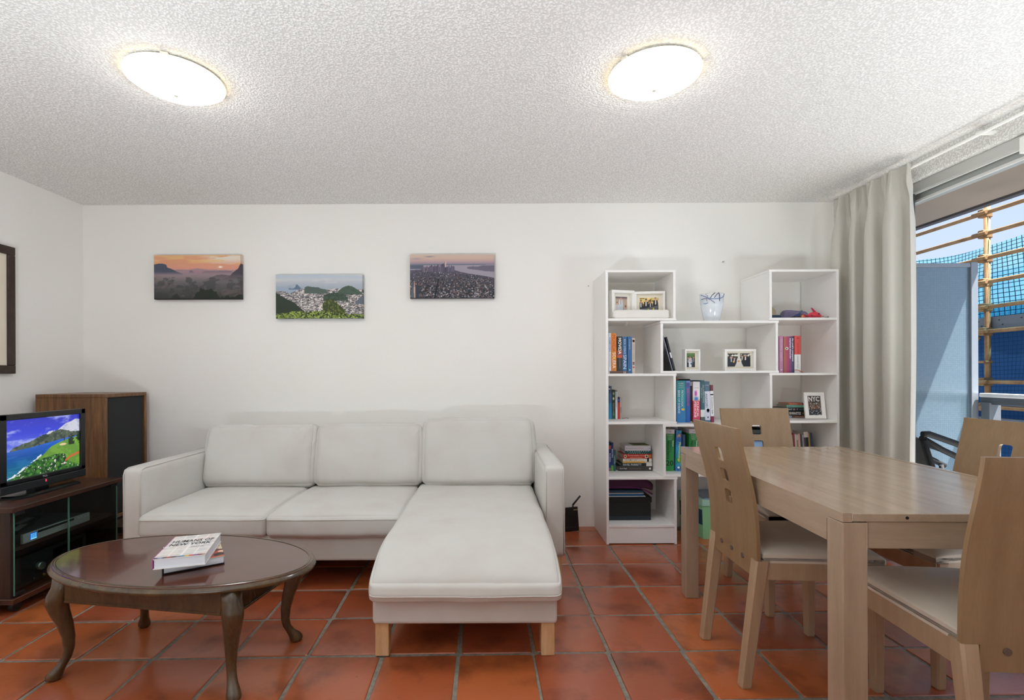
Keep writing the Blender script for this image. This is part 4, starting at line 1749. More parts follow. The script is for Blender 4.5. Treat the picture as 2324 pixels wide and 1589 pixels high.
def book(label, t, d, h, bands, loc, lying=False, lean=0, rz=0, texts=(), marks=(), group=None, xbands=None, spine=None, cover2=None, name='book', page='e6dfd0'):
    """local: spine faces -y, x across the spine, z up the spine. texts: (string, z from top, length, x centre, letter height, colour, bold[, upright])"""
    th = thing(name, label, 'book', loc, 0, group)
    cols = []
    c = B()
    e = min(.003, t * .22)

    def ci(hexc):
        if hexc not in cols:
            cols.append(hexc)
        return cols.index(hexc)
    bw = []
    z = h
    for frac, col in bands:
        z2 = z - frac * h
        bw.append((max(0, z2), z, col))
        z = z2
    for z0, z1, col in bw:
        k = ci(col)
        n = 5
        if xbands:
            xs, x = [], 0
            for f, cc in xbands:
                c.box(x, x + f * t, 0, .0025, z0, z1, ci(cc))
                x += f * t
        else:
            # gently rounded spine
            pts = [(t * i / n, -.0018 * math.sin(math.pi * i / n)) for i in range(n + 1)]
            ring = [(x, y) for x, y in pts] + [(t, .0025), (0, .0025)]
            c.loft([[(x, y, z0) for x, y in ring], [(x, y, z1) for x, y in ring]], k)
        kk = ci(cover2) if cover2 else k
        c.box(0, e * .7, .0025, d, z0, z1, kk)
        c.box(t - e * .7, t, .0025, d, z0, z1, kk)
    ob = c.build('cover', [paint(x, .4) for x in cols], th, False, fix=False)
    B().box(e * .7, t - e * .7, .0025, d - .004, .003, h - .003).build('page_block', paint(page, .85), th, False)
    yt = -.0023 if spine is None else -.0030
    for q in texts:
        s, zt, ln, xc, lh, col, bold = q[:7]
        if len(q) > 7 and q[7]:
            lettering(s, (xc - ln / 2, yt, h - zt - lh), (ln, 0, 0), (0, 0, lh), col, th, False, bold)
        else:
            lettering(s, (xc - lh / 2, yt, h - zt), (0, 0, -ln), (lh, 0, 0), col, th, False, bold)
    for q in marks:
        kind, xc, zc, w, hh, col = q
        b = B()
        if kind == 'r':
            b.box(xc - w / 2, xc + w / 2, yt - .0002, yt + .0004, h - zc - hh / 2, h - zc + hh / 2)
        else:
            n = 18
            b.loft([[(xc + w / 2 * math.cos(2 * math.pi * k / n), y, h - zc + hh / 2 * math.sin(2 * math.pi * k / n)) for k in range(n)] for y in (yt - .0002, yt + .0004)])
        b.build('emblem', paint(col, .5), th, False)
    if spine is not None:
        print_obj('spine_print', spine, (.0004, -.0022, .0004), (t - .0008, 0, 0), (0, 0, h - .0008), attr_mat('spine_print', .4), th, False)
    M = Matrix.Rotation(rz, 4, 'Z')
    if lying:
        th.rotation_euler = (0, R(-90), 0)
        if rz:
            th.rotation_euler = (Matrix.Rotation(rz, 4, 'Z') @ Matrix.Rotation(R(-90), 4, 'Y')).to_euler()
    else:
        th.rotation_euler = (0, R(lean), rz)
    return th


WH = 'ffffff'
# --- second row, left: cookery books standing on one lying flat
z = 1.138
g2 = 'cookery books in the second row, left'
book('thin brown book lying flat under four cookery books', .0165, .20, .135, [(1, '6a5450')], (.939, 3.42, z), True, marks=[('r', .008, .108, .013, .004, 'd8d4d0'), ('r', .008, .118, .013, .004, 'd8d4d0'), ('r', .008, .006, .015, .006, 'e6e6e6')], group=g2)
zz = z + .0168
book('slim white cookery book with blue lettering beside the bookcase side', .0175, .21, .261, [(1, 'dfe3ee')], (.807, 3.42, zz), texts=[('FORMENTERA', .03, .10, .0087, .011, '3f7fc4', .01), ('recipes of the Mediterranean', .14, .09, .0087, .006, '6a7390', 0)], group=g2)
book('orange cookery book with red and white lettering', .035, .21, .259, [(1, 'e08a35')], (.826, 3.42, zz), texts=[('MOVIDA', .012, .115, .018, .022, 'c4402a', .0), ('SOLERA', .132, .108, .018, .022, 'fff4e6', .0)], marks=[('o', .018, .168, .015, .018, 'f0c030'), ('r', .018, .245, .014, .014, 'c08a4a')], group=g2)
book('black cookery book with a red sunset band', .035, .21, .237, [(.40, '22262a'), (.07, 'a8503c'), (.07, '8c4a50'), (.08, 'c8583e'), (.38, '33393f')], (.8655, 3.42, zz), texts=[('MOVIDA', .010, .112, .0185, .021, 'fff6e6', .015), ('spanish culinary adventures', .135, .085, .018, .006, 'd8c090', 0)], group=g2)
book('blue cookery book with tall pale serif letters', .031, .21, .235, [(1, '3f6c9a')], (.902, 3.42, zz), texts=[("RICK STEIN'S", .018, .10, .0155, .012, 'cfdcec', 0), ('SPAIN', .125, .095, .016, .022, 'dfe8f2', -.005)], group=g2)
book('plain mid-blue cookery book with small pale title', .027, .20, .252, [(1, '376a9e')], (.937, 3.415, z), texts=[('Not Enough Easy', .018, .072, .0135, .008, 'e6ecd0', 0)], marks=[('o', .0135, .228, .007, .008, 'dfe6ea')], group=g2)
book('cream cookery book with red and navy patterned spine', .0205, .20, .242, [(1, 'c9bbb0')], (.966, 3.415, z), texts=[('FRESH', .04, .05, .0102, .011, 'a89a90', 0), ('FLAVOURS', .10, .05, .0102, .010, '9a8a84', 0)], marks=[('o', .0102, .020, .016, .018, '7a4a4e'), ('o', .0102, .020, .011, .012, 'd6c9be'), ('o', .0102, .168, .015, .009, '8a2f3c'), ('o', .0102, .178, .015, .008, '2f355c'), ('o', .0102, .200, .015, .010, 'b84848')], group=g2)

# --- third row, left
z = .817
g3 = 'small books in the third row, left'
book('tall blue thin book at the left end of third row', .0215, .15, .232, [(.22, '33506e'), (.3, '3a6890'), (.48, '2a86b4')], (.832, 3.53, z), group=g3, marks=[('r', .006, .02, .010, .007, 'e4e8ea')])
book('dark green paperback with cream ornaments', .025, .15, .204, [(.08, '2a352c'), (.72, '27382f'), (.2, '2f5a48')], (.854, 3.53, z), texts=[('TALES OF A GARDEN', .09, .09, .0125, .007, 'b8c0a0', 0)], marks=[('o', .013, .025, .012, .02, '9aa884'), ('o', .012, .06, .012, .02, 'd8cfa8')], group=g3)
book('white thin paperback with tiny dark title', .0145, .15, .204, [(.06, '9a8a80'), (.94, 'dfe6e8')], (.880, 3.53, z), texts=[('BLUE SKIES', .02, .05, .0072, .006, '3f4a50', 0), ('a novel', .09, .03, .0072, .005, '6a7880', 0)], group=g3)
book('short red paperback with navy top', .0155, .12, .150, [(.22, '26305e'), (.78, 'c43a30')], (.8955, 3.53, z), marks=[('o', .0077, .018, .009, .016, '5a78b8')], group=g3)
book('short grey speckled paperback with ribbon', .0135, .12, .152, [(.45, 'b9ada2'), (.25, '8d8d88'), (.3, 'a8a39c')], (.912, 3.53, z), group=g3)
rb = B().tube([(.927, 3.54, .8185), (.945, 3.53, .8215), (.958, 3.527, .824), (.972, 3.53, .8185)], .0016, 6).build('ribbon_marker', paint('3c3030', .7))
tag(rb, 'thin dark ribbon bookmark trailing on the shelf beside grey paperback', 'ribbon')

# --- fourth row, left: three guides and a stack of seven
z = .449
g4 = 'travel guides in the fourth row, left'
book('blue travel guide with red top, against the bookcase side', .0145, .13, .189, [(.05, '1d2638'), (.13, 'c85a50'), (.70, '223c80'), (.12, '8a6a78')], (.8325, 3.53, z), texts=[('RUSSIA', .065, .062, .0073, .009, 'dfe4f2', .01)], group=g4)
book('navy travel guide with green picture at its foot', .0155, .13, .200, [(.8, '1f3a72'), (.2, '5aa044')], (.8485, 3.53, z), texts=[('BHUTAN', .045, .06, .0078, .009, 'e8ecf4', .01)], group=g4)
book('short dark teal travel guide beside the book stack', .0155, .12, .146, [(1, '2a5a5c')], (.8655, 3.53, z), texts=[('Cambodia', .035, .06, .0077, .009, 'bcd0c8', 0)], group=g4)
gs = 'seven books stacked in the fourth row'
S = [
    ('charcoal paperback with round white emblem, bottom of the seven-book stack', .900, 1.140, .449, .4815, '3c393a', [('Alexis Wright', .008, .052, .016, .012, 'e4e2e0', 0), ('THE SWAN BOOK', .072, .088, .016, .012, '7a6a5c', 0)], [('o', .016, .222, .015, .015, 'e8e4de')], None),
    ('black paperback with wide-spaced white letters, second in the stack', .916, 1.136, .482, .5035, '20262c', [('FAVEL PARRETT', .016, .13, .0108, .013, 'dfe6ea', 0)], [], [(.82, '20262c'), (.18, 'd2d2cc')][::1]),
    ('thin yellow paperback, third from the bottom of the stack', .930, 1.134, .504, .5165, 'd8a648', [('TRUE TALES AND OTHERS', .02, .10, .006, .006, '8a6a2a', 0)], [], [(.78, 'd8a648'), (.22, 'c9c6bc')]),
    ('thin white paperback with black label, below the red book', .932, 1.134, .517, .535, 'e2e0d8', [('THE FAMILY LAW', .010, .09, .009, .010, '2b2d33', .01), ('Benjamin Law', .105, .04, .009, .006, 'a05a60', 0)], [('r', .009, .176, .026, .013, '14130f')], None),
    ('bright red paperback with cream script title in the stack', .930, 1.134, .5355, .568, 'b82a26', [('The Improbability of Love', .034, .12, .021, .011, 'f2dcc0', 0), ('HANNAH ROTHSCHILD', .05, .088, .0075, .006, 'f0cfa8', 0)], [('o', .0165, .018, .024, .020, 'e8dcb8'), ('o', .0165, .018, .012, .012, '17140f'), ('r', .0165, .168, .020, .022, 'e8dcb8'), ('o', .0165, .168, .012, .014, '17140f'), ('o', .0165, .190, .018, .018, 'd8a04a'), ('o', .0165, .190, .009, .009, 'b8402a')], None),
    ('dark teal paperback with pale dotted spine, second from the top', .946, 1.136, .5685, .591, '174a50', [('A LONG WAY HOME', .03, .08, .011, .008, '6fb0ac', 0)], [('r', .018, .02 + .016 * i, .006, .003, 'cfe0da') for i in range(10)] + [('r', .004, .026 + .016 * i, .004, .003, 'cfe0da') for i in range(9)], None),
    ('thick pale grey book with landscape cover, top of the seven-book stack', .946, 1.128, .5915, .627, 'cfccd2', [('Natural Histories', .022, .06, .0175, .007, '5a5a64', 0), ('AUSTRALIA', .085, .045, .0175, .007, 'b05a60', 0)], [('r', .0175, .012, .004, .006, '4a4a54'), ('r', .0175, .172, .004, .006, '4a4a54')], None),
]
for lb, x0, x1, z0, z1, col, tx, mk, bd in S:
    o = book(lb, z1 - z0, .145, x1 - x0, bd or [(1, col)], (x1, 3.53, z0), True, texts=tx, marks=mk, group=gs)
# cover picture of the topmost book
h_, w_ = 30, 40
X, Y = grid_xy(h_, w_)
im = vgrad(h_, w_, [(0, '3f4438'), (.5, '6f7a48'), (1, '8f9a58')])
put(im, (fbm(h_, w_, 5, 4, 3, 3) > .5) * .6, '4a4434')
put(im, (X < .32) * 1., 'c9c8cc')
print_obj('cover_picture', im, (.002, .003, .0) if False else (0, 0, 0), (1, 0, 0), (0, 1, 0), attr_mat('canvas', .75)).name = 'tmp_cover'
bpy.data.objects.remove(bpy.data.objects['tmp_cover'])
top = o
print_obj('cover_picture', im, (z1 - z0 + .0004, .004, x1 - x0 - .002), (0, 0, -(x1 - x0 - .004)), (0, .138, 0), attr_mat('canvas', .75), top, False)

# --- third row, middle: medical books
z = .800
gm = 'medical books in the third row, middle'
YM = 3.43
book('very thin pale blue book squeezed against the divider', .008, .17, .281, [(1, '7fb0d4')], (1.252, YM, z), group=gm)
h_, w_ = 60, 14
im = vgrad(h_, w_, [(0, '2a9096'), (.45, '2f98a4'), (.75, '3a86bc'), (1, '3f86c4')])
book('thick teal and blue textbook with two-line white title', .062, .20, .288, [(.5, '2c949e'), (.5, '3d86c0')], (1.275, YM, z), spine=im, texts=[('KUMAR', .016, .034, .031, .008, 'e6f4f2', 0, 1), ('ABBAS', .030, .034, .031, .008, 'bfe2de', 0, 1), ('FAUSTO', .044, .036, .031, .008, 'bfe2de', 0, 1), ('PATHOLOGIC', .068, .115, .039, .014, 'f4fbf8', 0), ('BASIS OF DISEASE', .068, .158, .016, .014, 'f4fbf8', 0)], marks=[('r', .043, .198, .020, .014, 'e2c84a')], group=gm)
im = vgrad(h_, w_, [(0, '7f9cd6'), (.12, '4f74b8'), (.5, '2f62ac'), (1, '2c68b4')])
book('blue textbook with red title beside the teal one', .029, .20, .287, [(1, '3568b0')], (1.339, YM, z), spine=im, texts=[('BASIC PATHOLOGY', .055, .12, .0135, .013, 'd25a6a', .01)], marks=[('r', .0145, .030, .018, .028, '5a5aa0')], group=gm)
book('dark maroon hardback with pale top label', .018, .19, .276, [(.09, 'b9b0a4'), (.75, '4a1a1e'), (.13, '2c1a1c'), (.03, 'a8a498')], (1.3695, YM + .01, z), group=gm)
h_, w_ = 90, 24
X, Y = grid_xy(h_, w_)
im = vgrad(h_, w_, [(0, 'f2f0f2'), (.42, 'f0e8ea'), (.46, 'f6c0a0'), (.49, 'e04a64'), (1, 'd84a6c')])
put(im, np.exp(-(((X - .38) / .2) ** 4 + ((Y - .29) / .07) ** 4)), 'c05ab4')
put(im, np.exp(-(((X - .45) / .3) ** 4 + ((Y - .42) / .045) ** 4)), '3f86cc')
book('white and crimson textbook with purple figure on its spine', .047, .20, .280, [(.47, 'f0eef0'), (.53, 'd84a6c')], (1.3885, YM, z), spine=im, texts=[('KUMAR & CLARK', .04, .03, .024, .006, '8a8a92', 0, 1), ('CLINICAL', .138, .104, .031, .015, 'ffffff', .01), ('MEDICINE', .138, .108, .013, .015, 'ffffff', .01)], group=gm)
book('teal-grey atlas with white foot, leaning slightly', .029, .20, .288, [(.70, '3f6b78'), (.17, 'dfe6e6'), (.13, '5a6a66')], (1.442, YM, z), lean=-.9, texts=[('Atlas of Human Anatomy', .03, .125, .019, .010, 'e4efec', 0), ('third edition', .05, .07, .008, .007, 'bcd0cc', 0)], group=gm)
book('grey-blue and white anatomy textbook with head drawing', .036, .20, .280, [(.24, '58788e'), (.71, 'd9dcec'), (.05, '4f7a94')], (1.4745, YM + .006, z), lean=-1.3, texts=[('ANATOMY', .082, .10, .012, .016, '55646e', -.005), ("NETTER'S", .022, .03, .018, .007, 'cfdce4', 0, 1)], marks=[('o', .02, .20, .021, .028, '6a7484'), ('o', .02, .198, .016, .022, 'cfd2e0'), ('o', .019, .246, .010, .012, '4a525c')], group=gm)
book('white and maroon paperback at the right end of medical row', .022, .19, .256, [(.16, '7a2c3c'), (.68, 'eef0f2'), (.16, '8a2f4e')], (1.516, YM + .01, z), lean=-1.8, texts=[('Presentation Skills', .085, .115, .011, .008, '22242c', .01)], marks=[('r', .011, .066, .020, .008, '16181c')], group=gm)
o = B().rbox(1.35, 1.46, 3.655, 3.675, .80, 1.095, .002).build('folder', paint('1a1b1d', .5))
tag(o, 'black folder standing against the wall behind the medical textbooks', 'folder')
sh = thing('sea_shell', 'small orange-brown sea shell resting on top of the teal textbook', 'shell', (1.298, 3.50, 1.0885))
b = B()
b.lathe([(.002, 0), (.013, .002), (.0165, .006), (.013, .012), (.008, .017), (.003, .021)], n=18)
b.build('shell_body', paint('c06a44', .4), sh, False)
q = B()
for k in range(7):
    a = 2 * math.pi * k / 7
    q.tube([(.0165 * math.cos(a), .0165 * math.sin(a), .006), (.004 * math.cos(a), .004 * math.sin(a), .021)], .0014, 5)
q.build('ridge', paint('8a4028', .5), sh, False)

# --- fourth row, middle
z = .466
g5 = 'textbooks in the fourth row, middle'
book('thin dark purple paperback against the divider, fourth row middle', .011, .17, .239, [(1, '3a3a50')], (1.180, 3.437, z), group=g5)


def ped(label, x, lean):
    book(label, .061, .21, .287, [(.105, 'd9d0d4'), (.895, '2f8a44')], (x, 3.437, z), lean=lean, texts=[('Kliegman', .036, .040, .030, .007, 'e6f4e4', .01, 1), ('Stanton', .046, .034, .030, .006, 'c4e2c4', 0, 1), ('St Geme', .055, .034, .030, .006, 'c4e2c4', 0, 1), ('Schor', .064, .024, .030, .006, 'e6f4e4', .01, 1), ('PEDIATRICS', .083, .122, .017, .016, '0f1c12', .01), ('TEXTBOOK of', .083, .075, .037, .010, '1e4a26', 0), ('Nelson', .078, .040, .052, .009, 'e8f4e8', .01), ('20', .214, .050, .031, .036, '0c1410', .01, 1)], marks=[('r', .031, .017, .012, .003, '6a6468')], group=g5)


ped('thick green textbook with pale top band, nearer the left divider', 1.196, 1.2)
h_, w_ = 80, 18
X, Y = grid_xy(h_, w_)
im = vgrad(h_, w_, [(0, '3a9ab0'), (.08, '2f52a8'), (.16, '5a6ab8'), (.24, '2c66b8'), (.45, '2aa6d0'), (.62, '2f8aa0'), (.74, '2f9a58'), (.85, '2a86a8'), (1, '2f4a9c')])
put(im, (fbm(h_, w_, 3, 8, 3, 5) > .56) * .5, '49b8d8')
put(im, np.exp(-(((X - .5) / .35) ** 4 + ((Y - .12) / .04) ** 4)) * (fbm(h_, w_, 4, 14, 2, 6) > .45), 'e0a860')
put(im, sstep(.55, .8, X + .3 * (Y - .6)) * (Y > .6) * (Y < .8) * .6, '4ab04a')
book('multicoloured blue textbook with yellow title between the green ones', .038, .20, .279, [(1, '2f78b8')], (1.266, 3.437, z), lean=1.5, spine=im, texts=[('Pharmacology', .082, .135, .024, .017, 'f2e23c', .02)], marks=[('o', .022, .255, .016, .014, 'e8eef4')], group=g5)
book('short slate-blue paperback behind the multicoloured textbook', .022, .17, .247, [(.82, '3c5a80'), (.03, 'c0a860'), (.15, '2a3036')], (1.324, 3.46, z), group=g5)
ped('thick green textbook with pale top band, behind the birch table leg', 1.362, .4)

# folded cloths and a dark box further right in the same row, glimpsed through the chair back
t_ = thing('folded_cloth', 'periwinkle folded cloth in the fourth row middle, glimpsed through the chair back', 'cloth', (1.78, 3.52, .466))
for k_, (za_, zb_) in enumerate(((.468, .535), (.536, .605), (.606, .672))):
    cushion(1.66, 1.885, 3.40, 3.66, za_, zb_, .028, .003, 10, None, .003, k_).build('fold', fabric('periwinkle', '6f86c8' if k_ < 2 else '7fa6d8', .85, 300, .3) if k_ < 2 else fabric('sky_cloth', '8fb4de', .85, 300, .3), t_)
t_ = thing('keepsake_box', 'dark green flat box lying on folded cloth, glimpsed through the chair back', 'box', (1.78, 3.52, .677))
B().rbox(1.67, 1.88, 3.41, 3.65, .678, .725, .004).build('body', paint('27332c', .5), t_)
B().rbox(1.667, 1.883, 3.407, 3.653, .724, .752, .004).build('lid', paint('2b382f', .45), t_)
# --- second row, right
z = 1.138
g6 = 'cookery books in the second row, right'
book('pink cookery book with faint pale title', .0245, .19, .252, [(1, 'c890b4')], (1.966, 3.40, z), texts=[('INDULGENCE', .02, .08, .0125, .010, 'e8cfe0', 0), ('DESSERTS', .11, .06, .0125, .010, 'e8cfe0', 0)], marks=[('o', .0122, .232, .009, .010, 'eedff0')], group=g6)
book('thick orange-to-purple striped cookery book', .070, .20, .248, [(1, 'b04a70')], (1.994, 3.40, z), xbands=[(.16, 'a8704e'), (.14, 'b8586a'), (.2, 'b04a6c'), (.2, '8e4a78'), (.2, '54507e'), (.1, '4a2f4e')], texts=[("the cook's companion", .012, .158, .061, .015, 'fbf8fa', .015), ('stephanie alexander', .012, .142, .044, .015, 'fbf8fa', .015)], marks=[('o', .021, .082, .022, .020, 'efe6dc'), ('o', .021, .082, .010, .011, 'c05a60')], group=g6)
book('red and white cookery book with orange ribbon', .043, .20, .252, [(.505, 'd8524e'), (.495, 'e2e4e4')], (2.0685, 3.40, z), texts=[('JAMIE OLIVER', .05, .075, .021, .007, '3a2a2c', 0), ('COMFORT FOOD', .135, .085, .021, .007, '50585c', 0)], marks=[('r', .022, .017, .013, .006, '8a3430')], group=g6)
rb = B().tube([(2.068, 3.396, 1.158), (2.085, 3.394, 1.158), (2.105, 3.393, 1.149), (2.12, 3.395, 1.142)], .0022, 6).build('ribbon_marker', paint('c86a34', .7))
tag(rb, 'orange ribbon bookmark hanging across the red and white cookery book', 'ribbon')

# --- third row, right: stack of five and an NYC frame
z = .8205
g7 = 'novels stacked in the third row, right'
S = [
    ('thin blue and brown paperback, bottom of the right-hand stack', 2.052, 2.212, .8205, .836, [(.42, '8fb0d0'), (.58, '6a4636')], [('LAURIE COLWIN', .09, .06, .0075, .006, 'd0b0a0', 0)], []),
    ('black paperback with heavy white capitals in right-hand stack', 2.052, 2.214, .8365, .867, [(1, '15171a')], [('WHITES', .062, .07, .0155, .020, 'f4f4f2', .02), ('THE', .05, .010, .0155, .018, 'f4f4f2', .02, 0)], [('r', .0155, .147, .012, .007, '8a7a3c')]),
    ('dark teal paperback with spaced white capitals in right-hand stack', 2.056, 2.220, .8675, .893, [(1, '26343c')], [('DAY B', .03, .055, .013, .012, 'dfe3e2', 0), ('O', .086, .010, .013, .012, 'b83a3c', .01), ('Y', .098, .010, .013, .012, 'dfe3e2', 0), ('TRENT JAMIESON', .116, .042, .012, .006, '9aa6aa', 0)], []),
    ('mint green paperback, second from top of right-hand stack', 2.086, 2.226, .8935, .911, [(1, '7fb8a8')], [('Better', .006, .035, .0088, .010, '2f6a7c', 0)], []),
    ('thin red paperback on top of the right-hand stack', 2.096, 2.228, .9115, .924, [(.75, 'c86a50'), (.25, '8a2f2c')], [('THE LUMINOUS', .01, .05, .0062, .006, 'f0d0b8', 0)], []),
]
for lb, x0, x1, z0, z1, bd, tx, mk in S:
    book(lb, z1 - z0, .13, x1 - x0, bd, (x1, 3.52, z0), True, texts=tx, marks=mk, group=g7, page='b0a08c')

# --- fourth row, right: thin paperbacks behind the table
z = .449
g8 = 'paperbacks in the fourth row, right'
PB = [('1a1c22', .012, 'black'), ('c8b040', .010, 'yellow-topped'), ('6a6c70', .018, 'grey'), ('c0bcc8', .010, 'lilac'), ('23263c', .016, 'navy'), ('4f9a88', .014, 'green'), ('a03034', .010, 'red'), ('d0c8cc', .013, 'white'), ('b09064', .008, 'tan'), ('d8b8ae', .014, 'pink'), ('4a3a38', .012, 'brown'), ('9a9aa8', .012, 'pale grey'), ('22201f', .030, 'thick black'), ('c8a040', .009, 'mustard'), ('22355c', .016, 'dark blue')]
x = 2.062
for i, (col, w_, nm) in enumerate(PB):
    hh = .262 + (.012 if i >= 12 else 0) - .004 * (i % 3)
    book(nm + ' paperback in the row behind the table, beside the chair back', w_, .13, hh, [(.1, col), (.9, col)] if i % 4 else [(.14, 'd6d2cc'), (.86, col)], (x - .018, 3.5, z), lean=-3.5, group=g8)
    x += w_ + .0012

# ------------------------------------------------------------------ picture frames on the shelves
M_FR = paint('efeeea', .4)


def photo_frame(label, w, h, d, fw, img, loc, rz=0, tilt=0, mat_w=.02, mat_col='e2dccb'):
    t = thing('photo_frame', label, 'photo frame', loc, 0, None)
    b = B()
    b.rbox(0, w, 0, d, h - fw, h, .0015, seg=1)
    b.rbox(0, w, 0, d, 0, fw, .0015, seg=1)
    b.rbox(0, fw, 0, d, fw, h - fw, .0015, seg=1)
    b.rbox(w - fw, w, 0, d, fw, h - fw, .0015, seg=1)
    b.build('frame', M_FR, t, False)
    B().box(fw - .002, w - fw + .002, d * .62, d * .72, fw - .002, h - fw + .002).build('mat_board', paint(mat_col, .8), t, False)
    m = fw + mat_w
    print_obj('photograph', img, (m, d * .61, m), (w - 2 * m, 0, 0), (0, 0, h - 2 * m), attr_mat('photo', .35), t, False)
    t.rotation_euler = (Matrix.Rotation(rz, 4, 'Z') @ Matrix.Rotation(tilt, 4, 'X')).to_euler()
    return t


def people(h, w, bg, figs, extra=None):
    X, Y = grid_xy(h, w)
    img = vgrad(h, w, bg)
    n = fbm(h, w, 8, 8, 4, 3)
    img *= (.88 + .24 * n)[..., None]
    if extra:
        extra(img, X, Y)
    for x, top, bw, suit, skin, hair, low in figs:
        body = (np.abs(X - x) < bw * (.75 + .5 * np.clip((Y - top) / .5, 0, 1))) & (Y > top + .17) & (Y < low)
        put(img, body, suit)
        put(img, (np.abs(X - x) < bw * .22) & (Y > top + .17) & (Y < top + .42), 'e6e4e2' if suit < '60' else skin)
        put(img, (((X - x) / (bw * .48)) ** 2 + ((Y - top - .09) / .095) ** 2) < 1, skin)
        put(img, ((((X - x) / (bw * .5)) ** 2 + ((Y - top - .06) / .08) ** 2) < 1) & (Y < top + .055), hair)
    return img


def bar(img, X, Y):
    put(img, (Y > .0) * (Y < .5) * (fbm(*X.shape, 9, 9, 3, 8) > .62), '8a6a24')


im = people(36, 60, [(0, 'dcc98a'), (.45, 'e2c86a'), (.5, '2a2c34'), (1, '20242c')], [(.07, .14, .09, '1c2230', 'c09078', '1c1412', .62), (.34, .07, .11, '1a2030', 'c8987e', '1c1412', .62), (.57, .16, .10, '1c2432', 'a87058', '18100e', .62), (.84, .0, .12, '1a2030', 'cf9f84', '241a14', .60)], bar)
X, Y = grid_xy(36, 60)
put(im, np.abs(Y - .68 + .22 * (X - .5)) < .10, '5c6068')
for xx in (.18, .46, .74):
    put(im, (np.abs(X - xx) < .03) * (Y > .66 - .2 * (xx - .5)) * (Y < .90), 'd8cc3c')
put(im, Y > .97 - .1 * (X - .5), '3c4250')
photo_frame('white framed photograph of four people in dark suits, top left cubby', .208, .198, .035, .017, im, (.992, 3.452, 1.5055), R(-8), mat_w=.024)
im = people(30, 36, [(0, '4a4250'), (.15, 'b8a08c'), (1, 'c4ac98')], [(.45, .0, .16, 'c6d2da', 'c88a78', '6a4a38', 1.1), (.13, .30, .15, 'c8d4de', 'd8a894', '8a6a50', 1.1), (.86, .5, .12, 'b8c4cc', 'c89484', '3a2c2a', 1.1)])
photo_frame('white framed wedding portrait, left in the top left cubby', .172, .205, .045, .020, im, (.828, 3.405, 1.5055), R(14), mat_w=.022, mat_col='e8e4da')
im = people(36, 26, [(0, '6a8a4a'), (.3, '4a6a3a'), (.4, '3a4448'), (1, '30383c')], [(.18, .25, .14, '23283c', 'c89880', '1c1412', .8), (.42, .2, .12, 'e4e4e8', 'd0a08a', '3a2a20', 1.0), (.62, .28, .12, '4a5a84', 'c89078', '2a1c18', .8), (.85, .2, .13, '2a3238', 'c08a74', '1c1412', 1.0)])
photo_frame('small upright white box frame with a group photograph', .116, .150, .04, .012, im, (1.336, 3.43, 1.1535), R(11), mat_w=.014)
im = people(36, 60, [(0, '2c2c2c'), (.2, '4a4a3c'), (.4, '24282c'), (1, '1a1c20')], [(.16, .22, .10, '1a2236', 'd8ac98', '3a2a20', 1.0), (.30, .26, .09, '1c2030', 'c89480', '2a1c18', 1.0), (.64, .12, .10, '191c22', 'c8947e', '1c1412', 1.1), (.78, .08, .12, '191b20', 'c09078', '8a8a86', 1.1), (.50, .22, .09, 'dcd2c6', 'd8ac98', '5a3a2a', 1.1)], lambda im_, X_, Y_: put(im_, (Y_ < .22) * (fbm(*X_.shape, 10, 5, 3, 9) > .55), 'e6e6d8'))
X, Y = grid_xy(36, 60)
put(im, np.abs(X - .5) < .05 + .14 * np.clip((Y - .5) / .5, 0, 1) * (Y > .5), 'dcd6cc')
put(im, ((X - .27) / .05) ** 2 + ((Y - .62) / .07) ** 2 < 1, 'd8b060')
put(im, ((X - .48) / .05) ** 2 + ((Y - .58) / .06) ** 2 < 1, 'b88a50')
photo_frame('wide white frame with a wedding party photograph, middle of second row', .217, .150, .035, .017, im, (1.620, 3.455, 1.1535), 0, mat_w=.012)
h_, w_ = 48, 34
X, Y = grid_xy(h_, w_)
nn = fbm(h_, w_, 12, 14, 4, 44)
im = vgrad(h_, w_, [(0, '4a4648'), (.3, '6a5a54'), (.6, '55504c'), (.8, '2f3a48'), (1, '2a3444')])
put(im, sstep(.45, .55, nn), '23262a')
put(im, (nn > .60) * (Y > .35), 'b8b4ac')
put(im, (fbm(h_, w_, 9, 9, 3, 47) > .62) * (Y > .3) * (Y < .7), '8a5a44')
fr = photo_frame('white frame with a grey city poster, leaning beside the book stack', .135, .180, .016, .024, im, (2.146, 3.40, .8255), R(-3), R(-9), mat_w=.0)
lettering('NYC', (.032, .0085, .118), (.072, 0, 0), (0, 0, .034), 'e6e4e0', fr, False, .03)

# ------------------------------------------------------------------ small things on the shelves
sl_ = thing('sleeve_package', 'long white folded cloth parcel in front of two photo frames', 'parcel', (1.01, 3.36, 1.5055))
def wr_sh(q, p):
    q.z += .003 * noise.noise((q.x * 30, q.y * 30, 2)) * (1 if p.z > 0 else 0)
    q.y += .004 * noise.noise((q.x * 26, q.z * 30, 5))
    q.z *= 1 - .25 * max(0, -p.x - .86) / .14
    return q
cushion(.818, 1.196, 3.335, 3.39, 1.506, 1.563, .014, .003, 22, wr_sh, .002, 3).build('wrapping', fabric('white_wrap', 'e2dfda', .8, 300, .3), sl_)
B().tube([(1.194, 3.36, 1.545), (1.208, 3.365, 1.53), (1.202, 3.36, 1.518), (1.210, 3.358, 1.51)], .003, 6).build('loose_thread', paint('efe9df', .8), sl_)

vs = thing('glass_vase', 'cloudy white glass vase with blue and black swirls on the middle shelf', 'vase', (1.552, 3.505, 1.488))


